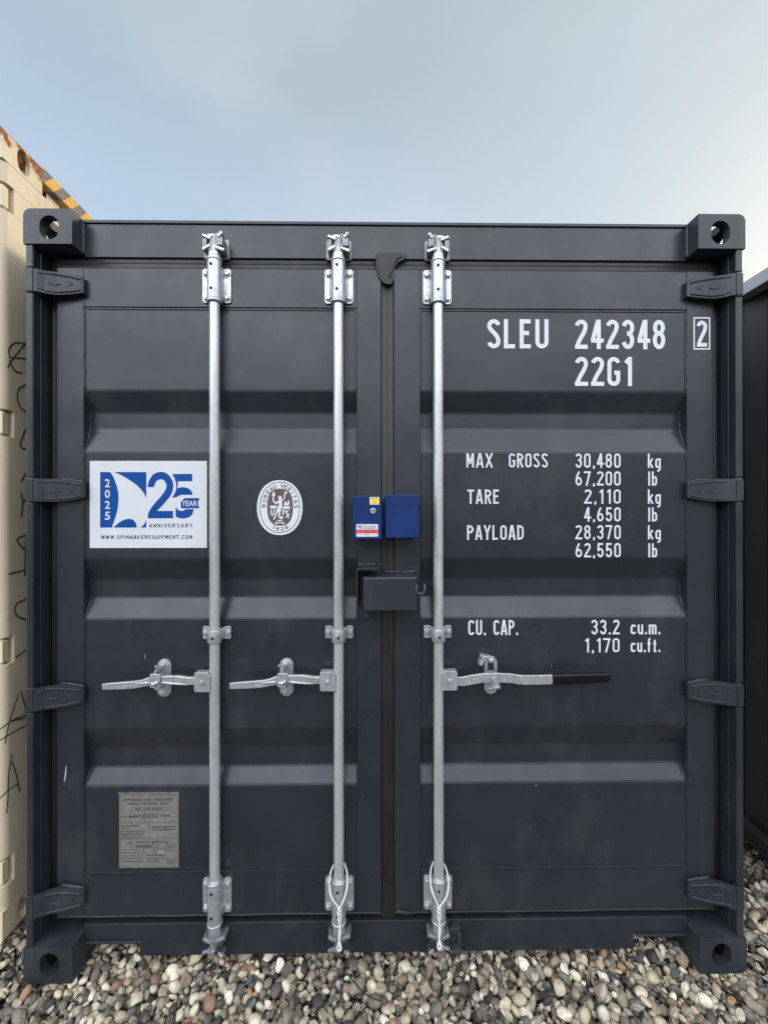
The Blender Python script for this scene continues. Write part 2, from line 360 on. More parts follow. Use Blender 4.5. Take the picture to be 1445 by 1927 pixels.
# ------------------------------------------------------------------ stroke lettering (condensed gothic) and font lettering
GW, GH = .30, .85                     # centre-line box of a capital whose full height is 1
def qb(p0, p1, p2, n=8):
    return [((1 - t) ** 2 * p0[0] + 2 * t * (1 - t) * p1[0] + t * t * p2[0], (1 - t) ** 2 * p0[1] + 2 * t * (1 - t) * p1[1] + t * t * p2[1]) for t in [i / n for i in range(n + 1)]]
def cb(p0, p1, p2, p3, n=10):
    o = []
    for i in range(n + 1):
        t = i / n; a = (1 - t) ** 3; b = 3 * t * (1 - t) ** 2; c = 3 * t * t * (1 - t); d = t ** 3
        o.append((a * p0[0] + b * p1[0] + c * p2[0] + d * p3[0], a * p0[1] + b * p1[1] + c * p2[1] + d * p3[1]))
    return o
def glyph(ch):
    """(centre-line width, [(points, closed)])"""
    W, H, r = GW, GH, GW / 2
    top = lambda a0, a1: arc(r, H - r, r, r, a0, a1)
    bot = lambda a0, a1: arc(r, r, r, r, a0, a1)
    O = top(0, 180) + bot(180, 360)
    x = .62 * H; q = .125
    G = {
     '0': (W, [(O, 1)]), 'O': (W, [(O, 1)]),
     '1': (.17, [([(0, H * .84), (.15, H + .02)], 0), ([(.15, H + .075), (.15, -.075)], 0)]),
     '2': (W, [(top(175, 0) + cb((W, H - r), (W, H * .56), (W * .25, H * .36), (0.01, 0), 12), 0), ([(-.075, 0), (W + .075, 0)], 0)]),
     '3': (W, [(arc(r, H * .765, r, H * .235, 165, -65, 14), 0), (arc(r, H * .27, r, H * .27, 72, -165, 16), 0), ([(r * .75, H * .535), (r * 1.35, H * .535)], 0)]),
     '4': (W, [([(W * .72, -.075), (W * .72, H + .075)], 0), ([(W * .62, H + .03), (0, H * .27)], 0), ([(-.06, H * .25), (W + .09, H * .25)], 0)]),
     '5': (W, [([(W + .03, H), (.03, H)], 0), ([(.04, H + .07), (.02, H * .50)], 0), (arc(r, H * .30, r, H * .30, 155, -165, 18), 0)]),
     '6': (W, [(arc(r, H * .27, r, H * .27, 0, 360, 20), 1), (cb((0.005, H * .27), (0, H * .62), (W * .34, H * .84), (W * .62, H + .05)), 0)]),
     '7': (W, [([(-.07, H), (W + .075, H)], 0), ([(W, H), (W * .32, -.075)], 0)]),
     '8': (W, [(arc(r, H * .775, r * .93, H * .225, 0, 360, 20), 1), (arc(r, H * .275, r, H * .275, 0, 360, 20), 1)]),
     'S': (W, [(top(8, 180) + cb((0, H - r), (0, H * .60), (W, H * .52), (W, r), 10) + bot(0, -172), 0)]),
     'L': (W * .9, [([(0, H + .075), (0, -.075)], 0), ([(0.05, 0), (W, 0)], 0)]),
     'E': (W * .9, [([(0, H + .075), (0, -.075)], 0), ([(.05, H), (W, H)], 0), ([(.05, 0), (W, 0)], 0), ([(.05, H * .53), (W * .82, H * .53)], 0)]),
     'U': (W, [([(0, H + .075)] + bot(180, 360) + [(W, H + .075)], 0)]),
     'G': (W, [(top(8, 180) + bot(180, 360) + [(W, H * .47)], 0), ([(W + .07, H * .45), (W * .55, H * .45)], 0)]),
     'C': (W, [(top(5, 180) + bot(180, 355), 0)]),
     'M': (W * 1.15, [([(0, -.075), (0, H + .075)], 0), ([(W * 1.15, -.075), (W * 1.15, H + .075)], 0), ([(.02, H + .06), (W * .575, H * .22)], 0), ([(W * .575, H * .22), (W * 1.15 - .02, H + .06)], 0)]),
     'A': (W * 1.05, [([(-.02, -.075), (W * .525 - .02, H + .075)], 0), ([(W * .525 + .02, H + .075), (W * 1.05 + .02, -.075)], 0), ([(.05, H * .22), (W * 1.0, H * .22)], 0)]),
     'X': (W, [([(-.03, -.075), (W + .03, H + .075)], 0), ([(W + .03, -.075), (-.03, H + .075)], 0)]),
     'R': (W, [([(0, -.075), (0, H + .075)], 0), ([(.05, H)] + arc(W - .2, H * .77, .2, H * .23, 90, -90, 10) + [(.05, H * .54)], 0), ([(W * .45, H * .52), (W + .01, -.075)], 0)]),
     'P': (W, [([(0, -.075), (0, H + .075)], 0), ([(.05, H)] + arc(W - .2, H * .75, .2, H * .25, 90, -90, 10) + [(.05, H * .50)], 0)]),
     'D': (W, [([(0, -.075), (0, H + .075)], 0), ([(.04, H)] + arc(W - .22, H - .22, .22, .22, 90, 0, 8) + arc(W - .22, .22, .22, .22, 0, -90, 8) + [(.04, 0)], 0)]),
     'B': (W, [([(0, -.075), (0, H + .075)], 0), ([(.05, H)] + arc(W - .2, H * .77, .19, H * .23, 90, -90, 10) + [(.05, H * .54)], 0), ([(.06, H * .54)] + arc(W - .2, H * .27, .2, H * .27, 90, -90, 10) + [(.05, 0)], 0)]),
     'T': (W * 1.05, [([(-.06, H), (W * 1.05 + .06, H)], 0), ([(W * .525, H), (W * .525, -.075)], 0)]),
     'Y': (W, [([(-.03, H + .075), (r, H * .45), (W + .03, H + .075)], 0), ([(r, H * .5), (r, -.075)], 0)]),
     'V': (W, [([(-.03, H + .075), (r, -.04), (W + .03, H + .075)], 0)]),
     'W': (W * 1.5, [([(-.03, H + .075), (W * .36, -.06)], 0), ([(W * .36, -.06), (W * .75, H + .06)], 0), ([(W * .75, H + .06), (W * 1.14, -.06)], 0), ([(W * 1.14, -.06), (W * 1.5 + .03, H + .075)], 0)]),
     'N': (W, [([(0, -.075), (0, H + .075)], 0), ([(W, -.075), (W, H + .075)], 0), ([(0, H + .04), (W, -.04)], 0)]),
     'K': (W, [([(0, -.075), (0, H + .075)], 0), ([(W, H + .075), (.04, H * .40)], 0), ([(.09, H * .50), (W + .02, -.075)], 0)]),
     'Q': (W, [(O, 1), ([(W * .55, .10), (W + .05, -.12)], 0)]),
     'F': (W * .9, [([(0, H + .075), (0, -.075)], 0), ([(.05, H), (W, H)], 0), ([(.05, H * .52), (W * .82, H * .52)], 0)]),
     '9': (W, [(arc(r, H * .73, r, H * .27, 0, 360, 20), 1), (cb((W - .005, H * .73), (W, H * .38), (W * .66, H * .16), (W * .38, -.05)), 0)]),
     '/': (W * .6, [([(0, -.075), (W * .6, H + .075)], 0)]),
     'I': (.02, [([(.01, H + .075), (.01, -.075)], 0)]),
     'k': (W * .85, [([(0, H + .075), (0, -.075)], 0), ([(W * .85, x + .05), (.05, x * .45)], 0), ([(.08, x * .55), (W * .9, -.075)], 0)]),
     'g': (.25, [(arc(q, x - q, q, q, 0, 180) + arc(q, q * .9, q, q, 180, 360), 1), ([(.25, x + .06), (.25, -.12)] + arc(.10, -.12, .15, .15, 0, -100, 8), 0)]),
     'l': (.02, [([(.01, H + .075), (.01, -.075)], 0)]),
     'b': (.25, [([(0, H + .075), (0, -.075)], 0), (arc(q, x - q, q, q, 0, 180) + arc(q, q, q, q, 180, 360), 1)]),
     'c': (.24, [(arc(q, x - q, q, q, 15, 180) + arc(q, q, q, q, 180, 345), 0)]),
     'u': (.25, [([(0, x + .06)] + arc(q, q, q, q, 180, 360) + [(.25, x + .06)], 0), ([(.25, .2), (.25, -.075)], 0)]),
     'm': (.42, [([(0, x + .06), (0, -.075)], 0), (arc(.105, x - .105, .105, .105, 170, 0, 8) + [(.21, -.075)], 0), (arc(.315, x - .105, .105, .105, 170, 0, 8) + [(.42, -.075)], 0)]),
     'f': (.18, [(arc(.16, H - .10, .11, .11, 80, 180, 8) + [(.05, -.075)], 0), ([(-.06, x), (.19, x)], 0)]),
     't': (.16, [([(.06, H * .92), (.06, -.075)], 0), ([(-.05, x), (.18, x)], 0), ([(.06, 0), (.19, 0)], 0)]),
     '.': (.02, [([(.01, .085), (.01, -.075)], 0)]),
     ',': (.02, [([(.02, .085), (.02, -.05), (-.015, -.12)], 0)]),
     ' ': (.25, []),
    }
    return G[ch]
def stroke_text(mb, txt, x0, x1, z0, z1, y, t=.15, m=0, gap=.25, P=None):
    """lettering that fills x0..x1 (baseline z0, cap line z1); t is the stroke in cap heights"""
    h = z1 - z0; pos = []; U = 0.0
    for i, ch in enumerate(txt):
        cw, st = glyph(ch)
        if i: U += gap
        pos.append((U, st)); U += cw
    kx = (x1 - x0 - t * h) / max(U, 1e-6) if len(txt) > 1 or U > .1 else h
    e = 0
    for u, st in pos:
        for pts, cl in st:
            e += 1
            mb.ribbon([(x0 + t * h / 2 + (u + p[0]) * kx, z0 + (p[1] + .075) * h) for p in pts], t * h, y - .00006 * (e % 9), m, bool(cl), P)

_fc = {}
def font_poly(txt, bold=0.0):
    """text in Blender's built-in font as flat geometry, normalised to its own bounding box"""
    k = (txt, bold)
    if k in _fc: return _fc[k]
    cu = bpy.data.curves.new('text', 'FONT'); cu.body = txt; cu.offset = bold; cu.resolution_u = 3
    o = bpy.data.objects.new('text', cu); COL.objects.link(o)
    dg = bpy.context.evaluated_depsgraph_get(); me = bpy.data.meshes.new_from_object(o.evaluated_get(dg))
    v = np.array([q.co[:2] for q in me.vertices]) if len(me.vertices) else np.zeros((1, 2))
    f = [list(p.vertices) for p in me.polygons]
    bpy.data.objects.remove(o); bpy.data.curves.remove(cu); bpy.data.meshes.remove(me)
    lo, hi = v.min(0), v.max(0); v = (v - lo) / np.maximum(hi - lo, 1e-6)
    _fc[k] = (v, f); return v, f
def font_text(mb, txt, x0, x1, z0, z1, y, m=0, bold=0.0):
    v, f = font_poly(txt, bold)
    mb.add([(x0 + a * (x1 - x0), y, z0 + b * (z1 - z0)) for a, b in v], f, m)

def smooth(pts, n=6, closed=True):
    """Catmull-Rom through the points"""
    o = []; m = len(pts)
    for i in range(m if closed else m - 1):
        g = lambda k: pts[(i + k) % m] if closed else pts[min(max(i + k, 0), m - 1)]
        p0, p1, p2, p3 = g(-1), g(0), g(1), g(2)
        for k in range(n):
            t = k / n
            o.append(tuple(.5 * (2 * p1[j] + (p2[j] - p0[j]) * t + (2 * p0[j] - 5 * p1[j] + 4 * p2[j] - p3[j]) * t * t + (3 * p1[j] - p0[j] - 3 * p2[j] + p3[j]) * t ** 3) for j in (0, 1)))
    if not closed: o.append(pts[-1])
    return o
# ------------------------------------------------------------------ container building blocks
def boolean(me_a, cutters):
    oa = bpy.data.objects.new('base', me_a); COL.objects.link(oa); tmp = []
    for c in cutters:
        oc = bpy.data.objects.new('cut', c); COL.objects.link(oc); tmp.append(oc)
        b = oa.modifiers.new('cut', 'BOOLEAN'); b.object = oc; b.operation = 'DIFFERENCE'; b.solver = 'EXACT'
    dg = bpy.context.evaluated_depsgraph_get(); me = bpy.data.meshes.new_from_object(oa.evaluated_get(dg))
    bpy.data.objects.remove(oa)
    for t in tmp: bpy.data.objects.remove(t)
    return me
def mesh_of(mb):
    o = mb.build('temporary', slate); me = o.data; bpy.data.objects.remove(o); return me
def casting_mesh():
    """ISO corner casting for the +X top front corner; origin at that corner (x<=0, y>=0, z<=0)"""
    a = MB()
    poly = [(-.162, -.118), (-.162, 0)] + arc(-.024, -.024, .024, .024, 90, 0, 8) + [(0, -.118)]
    a.prism(poly, 0, .178, 'y')
    cut = []
    c = MB(); c.box(-.146, -.017, .030, .164, -.098, -.028); cut.append(mesh_of(c))
    c = MB(); c.prism(stadium(-.086, -.063, .032, .040), -.02, .06, 'y'); cut.append(mesh_of(c))
    c = MB(); c.prism(stadium(.090, -.066, .028, .042), -.05, .03, 'x'); cut.append(mesh_of(c))
    c = MB(); c.prism(stadium(-.081, .090, .032, .060), -.05, .03, 'z'); cut.append(mesh_of(c))
    return boolean(mesh_of(a), cut)
CAST = casting_mesh()
def castings(root, mat, W, H, Ln, rusty=None):
    for sx in (1, -1):
        for sy in (0, 1):
            for sz in (1, 0):
                me = CAST.copy(); me.name = 'corner_casting'; me.materials.clear()
                me.materials.append(rusty if (rusty and sz) else mat)
                o = bpy.data.objects.new('corner_casting', me); COL.objects.link(o); o.parent = root
                o.location = (sx * W, Ln if sy else 0, H if sz else 0); o.scale = (sx, -1 if sy else 1, 1 if sz else -1)
                b = o.modifiers.new('bevel', 'BEVEL'); b.width = .0028; b.segments = 2; b.limit_method = 'ANGLE'; b.angle_limit = R(35)

HINGE_Z = (.250, .9455, 1.6495, 2.3545)
def corner_post(root, mat, sx, H, hz, notched=False):
    mb = MB(); z0, z1 = .119, H - .119
    if not notched:
        # outer plate with the front edge cut away for the hinges, then the stepped J-bar going back to the seal
        prof = [(1.213, .034), (1.213, .170), (1.06, .170), (1.06, .135), (1.1865, .135), (1.1865, .034)]
        mb.prism([(sx * p[0], p[1]) for p in prof], z0, z1, 'z')
        cuts = [z0] + [q for h in hz for q in (h - .044, h + .044)] + [z1]
        for k in range(0, len(cuts), 2):
            a, b = cuts[k], cuts[k + 1]
            mb.prism([(sx * p[0], p[1]) for p in [(1.2155, .0335), (1.2155, .008), (1.210, .004), (1.193, .004), (1.1905, .008), (1.1905, .0335)]], a, b, 'z')
    else:
        # round-nosed post with a pocket at each hinge
        def nose(y_in): return [(1.219, y_in), (1.219, .232), (1.10, .232), (1.10, y_in)]
        full = [(1.219, .232), (1.09, .232), (1.09, .0)] + arc(1.219 - .030, .030, .030, .030, -90, 0, 8)
        cuts = [z0] + [q for h in hz for q in (h - .048, h + .048)] + [z1]
        for k in range(0, len(cuts), 2): mb.prism([(sx * p[0], p[1]) for p in full], cuts[k], cuts[k + 1], 'z', 0, False)
        for h in hz:
            mb.prism([(sx * 1.219, .048), (sx * 1.219, .232), (sx * 1.09, .232), (sx * 1.09, .048)], h - .048, h + .048, 'z')
            mb.prism([(sx * 1.172, .002), (sx * 1.172, .0475), (sx * 1.09, .0475), (sx * 1.09, .002)], h - .048, h + .048, 'z')
    return mb.build('corner_post', mat, root, .0016)

def hinge(parent, mat, sx, z, notched=False):
    """pin barrel on the post edge and a blade reaching onto the door"""
    mb = MB()
    bx = 1.202 if not notched else 1.196
    by = .016 if not notched else .022
    mb.cyl((sx * bx, by, z - .041), (sx * bx, by, z + .041), .0135, 16)
    mb.cyl((sx * bx, by, z - .050), (sx * bx, by, z + .050), .007, 12)
    mb.box(*sorted((sx * 1.2125, sx * 1.190)), by - .0145, by + .010, z - .037, z + .037)
    st = [(1.190, by - .0125, .0375), (1.178, .006, .038), (1.160, .018, .0385), (1.128, .027, .039), (1.085, .032, .034), (1.054, .036, .0275), (1.047, .041, .0245)]
    fr = []; bk = []
    for x, y, h in st:
        fr.append([(sx * x, y, z + h), (sx * x, y, z - h)]); bk.append([(sx * x, y + .015, z + h), (sx * x, y + .015, z - h)])
    rs = [[f[0], f[1], b[1], b[0]] for f, b in zip(fr, bk)]
    mb.rings(rs, 0, False)
    # pad between blade and door
    mb.box(*sorted((sx * 1.128, sx * 1.060)), .040, .0568, z - .026, z + .026)
    # raised ribs along both edges, short dashes and an oval boss
    for s in (1, -1):
        mb.tube([(sx * x, y - .0005, z + s * (h - .009)) for x, y, h in st[2:6]], .0032, 8)
        mb.tube([(sx * 1.176, .0075, z + s * .027), (sx * 1.163, .0155, z + s * .027)], .0025, 8)
    mb.tube([(sx * 1.150, .0205, z - .002), (sx * 1.132, .0262, z - .006), (sx * 1.116, .0285, z - .002)], .0024, 8)
    mb.tube([(sx * (1.092 + .012 * math.cos(a)), .0315, z + .0055 * math.sin(a)) for a in [i * math.pi / 8 for i in range(17)]], .0014, 6)
    rnd = random.Random(int(z * 1000) + (7 if sx > 0 else 0))
    # rough weld along the upper edge
    mb.tube([(sx * (1.125 - .075 * i / 9), .047 - .0 * i, z + .0385 - .010 * (i / 9) ** 1.5 + rnd.uniform(-.001, .0015)) for i in range(10)], [.0045 + rnd.uniform(-.001, .0018) for _ in range(10)], 8)
    return mb.build('hinge', mat, parent, .0012)

def door_leaf(root, mat, x0, x1, sin, H, valleys, px0, px1):
    """frame of four hollow sections, corrugated sheet between; x0..x1 outer, px0..px1 the sheet"""
    zt, zb = H - .166, .172; r0, r1 = H - .300, .326; yf = .057; yp = .0612; dep = .030
    mb = MB()
    mb.box(x0, px0, yf, .108, zb, zt); mb.box(px1, x1, yf, .108, zb, zt)
    mb.box(px0 + .0012, px1 - .0012, yf + .0004, .108, r0, zt - .0006); mb.box(px0 + .0012, px1 - .0012, yf + .0004, .108, zb + .0006, r1 - .004)
    mb.box(px0 + .006, px1 - .006, yf + .0014, .070, r0 - .0085, r0 - .0035)          # lap strip under the top rail
    mb.box(px0 + .004, px1 - .004, yf - .0062, .070, r1 - .0035, r1 + .0018)          # ledge above the bottom rail
    pr = [(r0 - .001, yp)]
    for a, b, c, d in valleys: pr += [(a, yp), (b, yp + dep), (c, yp + dep), (d, yp)]
    pr.append((r1 - .005, yp))
    # round each bend a little
    sm = [pr[0]]
    for i in range(1, len(pr) - 1):
        p, q, s = Vector(pr[i - 1]), Vector(pr[i]), Vector(pr[i + 1])
        a = q + (p - q).normalized() * .007; b = q + (s - q).normalized() * .007
        sm += [tuple(a), tuple((a + b + q * 2) / 4), tuple(b)]
    sm.append(pr[-1])
    vs = []; fs = []; n = len(sm); nx = 24
    for k in range(nx + 1):
        x = px0 + .0006 + (px1 - px0 - .0012) * k / nx
        for z, y in sm: vs.append((x, y + .0006 * (1 + math.sin(x * 9.1 + z * 3.7) * math.sin(z * 6.3 + x * 2.2)) * min(1, 4 * k / nx, 4 * (nx - k) / nx), z))
    for k in range(nx):
        for i in range(n - 1): fs.append((k * n + i, (k + 1) * n + i, (k + 1) * n + i + 1, k * n + i + 1))
    mb.add(vs, fs, 0, False)
    mb.box(px0, px1, .100, .104, r1 - .004, r0)                                        # inner liner
    # caulk and weld beads down the seams of sheet and stiles
    rnd = random.Random(int(abs(x0) * 1000))
    for px in (px0, px1):
        s = 1 if px == px0 else -1
        runs = [(r0 - .010, valleys[0][0])] + [(valleys[i][3], valleys[i + 1][0]) for i in range(len(valleys) - 1)] + [(valleys[-1][3], r1 + .004)]
        for za, zb_ in runs:
            m = max(4, int((za - zb_) / .018))
            mb.tube([(px + s * (.0020 + rnd.uniform(-.0008, .0008)), yf + .0032, za + (zb_ - za) * i / m) for i in range(m + 1)],
                    [max(.0016, .0027 + rnd.uniform(-.0009, .0012)) for _ in range(m + 1)], 7)
        for a, b, c, d in valleys:
            prof = [(a, yp), (b, yp + dep), (c, yp + dep), (d, yp)]; pts = []
            for i in range(3):
                for k in range(6):
                    t = k / 6; pts.append((px + s * .002, prof[i][1] + (prof[i + 1][1] - prof[i][1]) * t - .0006, prof[i][0] + (prof[i + 1][0] - prof[i][0]) * t))
            pts.append((px + s * .002, prof[3][1] - .0006, prof[3][0]))
            mb.tube(pts, [max(.0014, .0024 + rnd.uniform(-.0007, .0012)) for _ in pts], 7)
    o = mb.build('door', mat, root, .0022)
    return o

def box_body(root, mat, W, H, Ln, rail=None, hollow_rail=None, depth=.03):
    """side rails, corrugated sides, roof, far wall, floor and cross members behind the door end"""
    rail = rail or mat
    for sx in (1, -1):
        mb = MB(); mb.box(*sorted((sx * (W - .002), sx * (W - .062))), .179, Ln - .179, H - .062, H - .004)
        mb.build('top_side_rail', hollow_rail or rail, root, .003)
        mb = MB(); mb.box(*sorted((sx * (W - .004), sx * (W - .054))), .179, Ln - .179, .088, .150)
        mb.box(*sorted((sx * (W - .054), sx * (W - .110))), .179, Ln - .179, .088, .094)
        mb.build('bottom_side_rail', mat, root, .003)
        # trapezoid corrugation, 0.278 m pitch
        pts = []; y = .236; k = 0
        while y < Ln - .30:
            pts += [(W - depth, y), (W - depth, y + .072), (W - depth - .036, y + .139), (W - depth - .036, y + .211)]; y += .278
        pts.append((W - depth, min(y, Ln - .17)))
        vs = [(sx * p[0], p[1], z) for p in pts for z in (.148, H - .058)]
        fs = [(2 * i, 2 * i + 2, 2 * i + 3, 2 * i + 1) for i in range(len(pts) - 1)]
        mb = MB(); mb.add(vs, fs); mb.build('side_wall', mat, root)
    mb = MB(); pts = []; y = .16; k = 0
    while y < Ln - .15: pts += [(y, H - .012), (y + .05, H - .012), (y + .07, H - .030), (y + .12, H - .030)]; y += .19 - .05
    vs = [(x, p[0], p[1]) for p in pts for x in (-W + .055, W - .055)]
    mb.add(vs, [(2 * i, 2 * i + 1, 2 * i + 3, 2 * i + 2) for i in range(len(pts) - 1)]); mb.build('roof', mat, root)
    mb = MB(); mb.box(-W + .03, W - .03, Ln - .10, Ln - .05, .12, H - .06); mb.build('front_wall', mat, root, .003)
    mb = MB(); mb.box(-W + .055, W - .055, .13, Ln - .11, .150, .180)
    y = .35
    while y < Ln - .2: mb.box(-W + .056, W - .056, y, y + .045, .030, .149); y += .40
    mb.build('floor_frame', black_paint, root)
    # posts at the far end
    for sx in (1, -1):
        mb = MB(); mb.box(*sorted((sx * (W - .004), sx * (W - .15))), Ln - .16, Ln - .01, .119, H - .119); mb.build('corner_post', mat, root, .004)

def bearing_bracket(root, x, flip, mat):
    """flanged plate with a bulged sleeve round the bar, four hex bolts"""
    zc = 2.362 if not flip else .244
    s = -1 if flip else 1
    mb = MB()
    for q in (1, -1):
        pl = rrect(*sorted((x + q * .0495, x + q * .020)), zc - .060, zc + .060, .010)
        mb.prism(pl, .0505, .0568, 'y')
        # swage from flange up to the sleeve
        pr = [(x + q * .034, .0505), (x + q * .027, .046), (x + q * .0235, .034), (x + q * .018, .034), (x + q * .018, .0500)]
        mb.prism(pr, zc - .056, zc + .056, 'z', 0, True)
    zs = [zc - s * .066, zc - s * .056, zc, zc + s * .070, zc + s * .082]
    rs = [.0235, .0245, .0240, .0235, .0225]
    mb.tube([(x, .0305, z) for z in zs], rs, 28)
    for z, r in ((zc - s * .066, .0262), (zc + s * .076, .0258)):
        mb.tube([(x, .0305, z - .004), (x, .0305, z - .002), (x, .0305, z + .003), (x, .0305, z + .005)], [r - .0015, r, r, r - .0015], 28)
    for dz in (s * .046, -s * .036):
        mb.cyl((x - .003, .0075, zc + dz + .006), (x - .003, .0048, zc + dz + .006), .0052, 14, 1)
    mb.tube([(x, .0305, zc + s * .0865), (x, .0305, zc + s * .0805)], .0222, 24, 2)
    b = mb.build('bearing_bracket', [zinc_plate, hole_dark, zinc], root, .0012)
    for qx in (-.0375, .0375):
        for qz in (-.043, .041):
            h = MB(); h.hexbolt(x + qx, zc + qz, .0505, .0088, .009, 0, random.Random(qx + qz + x).uniform(0, 60)); h.build('bolt', zinc_plate, b, .0006)

def guide_bracket(root, x, mat):
    mb = MB()
    for q in (1, -1):
        mb.prism(rrect(*sorted((x + q * .0485, x + q * .024)), 1.134, 1.178, .006), .0500, .0568, 'y')
        mb.prism([(x + q * .030, .0500), (x + q * .0245, .044), (x + q * .0215, .030), (x + q * .0175, .030), (x + q * .0175, .0498)], 1.136, 1.176, 'z', 0, True)
    # strap over the bar
    o = arc(x, .031, .0245, .0235, 180, 360, 16); i = arc(x, .031, .0185, .0185, 360, 180, 16)
    mb.prism(o + i, 1.129, 1.172, 'z', 0, True)
    mb.cyl((x + .001, .0082, 1.147), (x + .001, .0064, 1.147), .0050, 14, 1)
    b = mb.build('guide_bracket', [zinc_plate, hole_dark], root, .001)
    for q in (-.038, .038):
        h = MB(); h.hexbolt(x + q, 1.156, .0500, .0082, .008, 0, 20); h.build('bolt', zinc_plate, b, .0006)

def cam_set(root, bar, x, flip, hand):
    """the cam on the bar's end and the keeper it hooks behind; hand: which side the keeper's open horn is on"""
    zc = 2.490 if not flip else .106
    s = -1 if flip else 1
    mb = MB()
    mb.tube([(x, .030, zc - s * .052), (x, .030, zc - s * .040), (x, .030, zc - s * .032), (x, .030, zc - s * .024)], [.0190, .0205, .0215, .019], 24)
    mb.prism([(x - .014, zc - s * .028), (x + .014, zc - s * .028), (x + .017, zc - s * .008), (x + .011, zc + s * .012), (x + .015, zc + s * .025), (x - .013, zc + s * .026), (x - .010, zc + s * .010), (x - .017, zc - s * .010)], .016, .050, 'y', 1)
    def prong(cx, cz, ln, th, ang, y0=.012, y1=.052):
        k = mb.mark(); mb.box(-ln / 2, ln / 2, y0, y1, -th / 2, th / 2)
        rot = Matrix.Rotation(R(ang), 4, 'Y'); mb.xform(k, lambda v: rot @ v + Vector((cx, 0, cz)))
    h = hand
    prong(x - h * .021, zc + s * .020, .030, .010, s * h * 22); prong(x - h * .022, zc - s * .016, .029, .010, s * h * -30)
    prong(x + h * .024, zc - s * .019, .033, .011, s * h * 22); prong(x + h * .028, zc + s * .021, .018, .011, s * h * -34, .002, .030)
    prong(x - h * .007, zc + s * .024, .022, .010, 0)
    mb.tube([(x + h * .032, .008, zc + s * .025), (x + h * .032, .000, zc + s * .026)], .0060, 12)
    mb.build('cam', [zinc_cam, zinc_dull], bar, .002)
    kb = MB()
    kb.prism(rrect(x - .044, x + .044, zc - .036, zc + .034, .008), .0510, .0568, 'y')
    kb.prism([(x - h * .036, zc - s * .016), (x - h * .022, zc - s * .016), (x - h * .020, zc + s * .016), (x - h * .036, zc + s * .018)], .016, .052, 'y')
    kb.prism([(x + h * .016, zc - s * .012), (x + h * .036, zc - s * .014), (x + h * .037, zc + s * .014), (x + h * .028, zc + s * .022), (x + h * .014, zc + s * .018)], .006, .052, 'y')
    kb.prism([(x + h * .012, zc + s * .016), (x + h * .020, zc + s * .016), (x + h * .018, zc + s * .033), (x + h * .010, zc + s * .033)], .010, .040, 'y')
    kb.build('cam_keeper', zinc_dull if not flip else slate_cast, root, .002)

# ------------------------------------------------------------------ the slate-grey container in the middle
W, H, LN = 1.219, 2.591, 6.058
VAL = [(1.998, 1.931, 1.868, 1.788), (1.410, 1.337, 1.271, 1.201), (.817, .740, .672, .616)]
box = empty('shipping_container', (0, 0, 0), 'slate grey shipping container with white lettering and galvanised locking bars on its closed doors', 'shipping container', 'shipping containers standing side by side')
castings(box, slate_cast, W, H, LN)
for sx in (1, -1): corner_post(box, slate, sx, H, HINGE_Z)
box_body(box, slate, W, H, LN)
mb = MB(); mb.box(-1.0555, 1.0555, .057, .125, 2.463, 2.5785); mb.box(-1.0555, 1.0555, .052, .13, 2.5795, 2.5905)
for sx in (1, -1): mb.tube([(sx * 1.0575, .0555, 2.474 + .0105 * i) for i in range(12)], [.0042 + .0016 * ((i * 7) % 5) / 5 for i in range(12)], 8)
mb.build('door_header', slate, box, .0025)
mb = MB()
mb.prism([(-1.0555, .142), (1.0555, .142), (1.0555, .088), (.866, .088), (.866, .030), (-.866, .030), (-.866, .088), (-1.0555, .088)], .057, .120, 'y')
for sx in (1, -1): mb.box(*sorted((sx * 1.0555, sx * .8685)), .048, .160, .080, .0875)
mb.build('door_sill', slate, box, .0025)

dl = door_leaf(box, slate, -1.149, -.025, 1, H, VAL, -1.058, -.109)
dr = door_leaf(box, slate, .022, 1.153, -1, H, VAL, .112, 1.058)
for z in HINGE_Z:
    hinge(dl, slate_cast, -1, z); hinge(dr, slate_cast, 1, z)

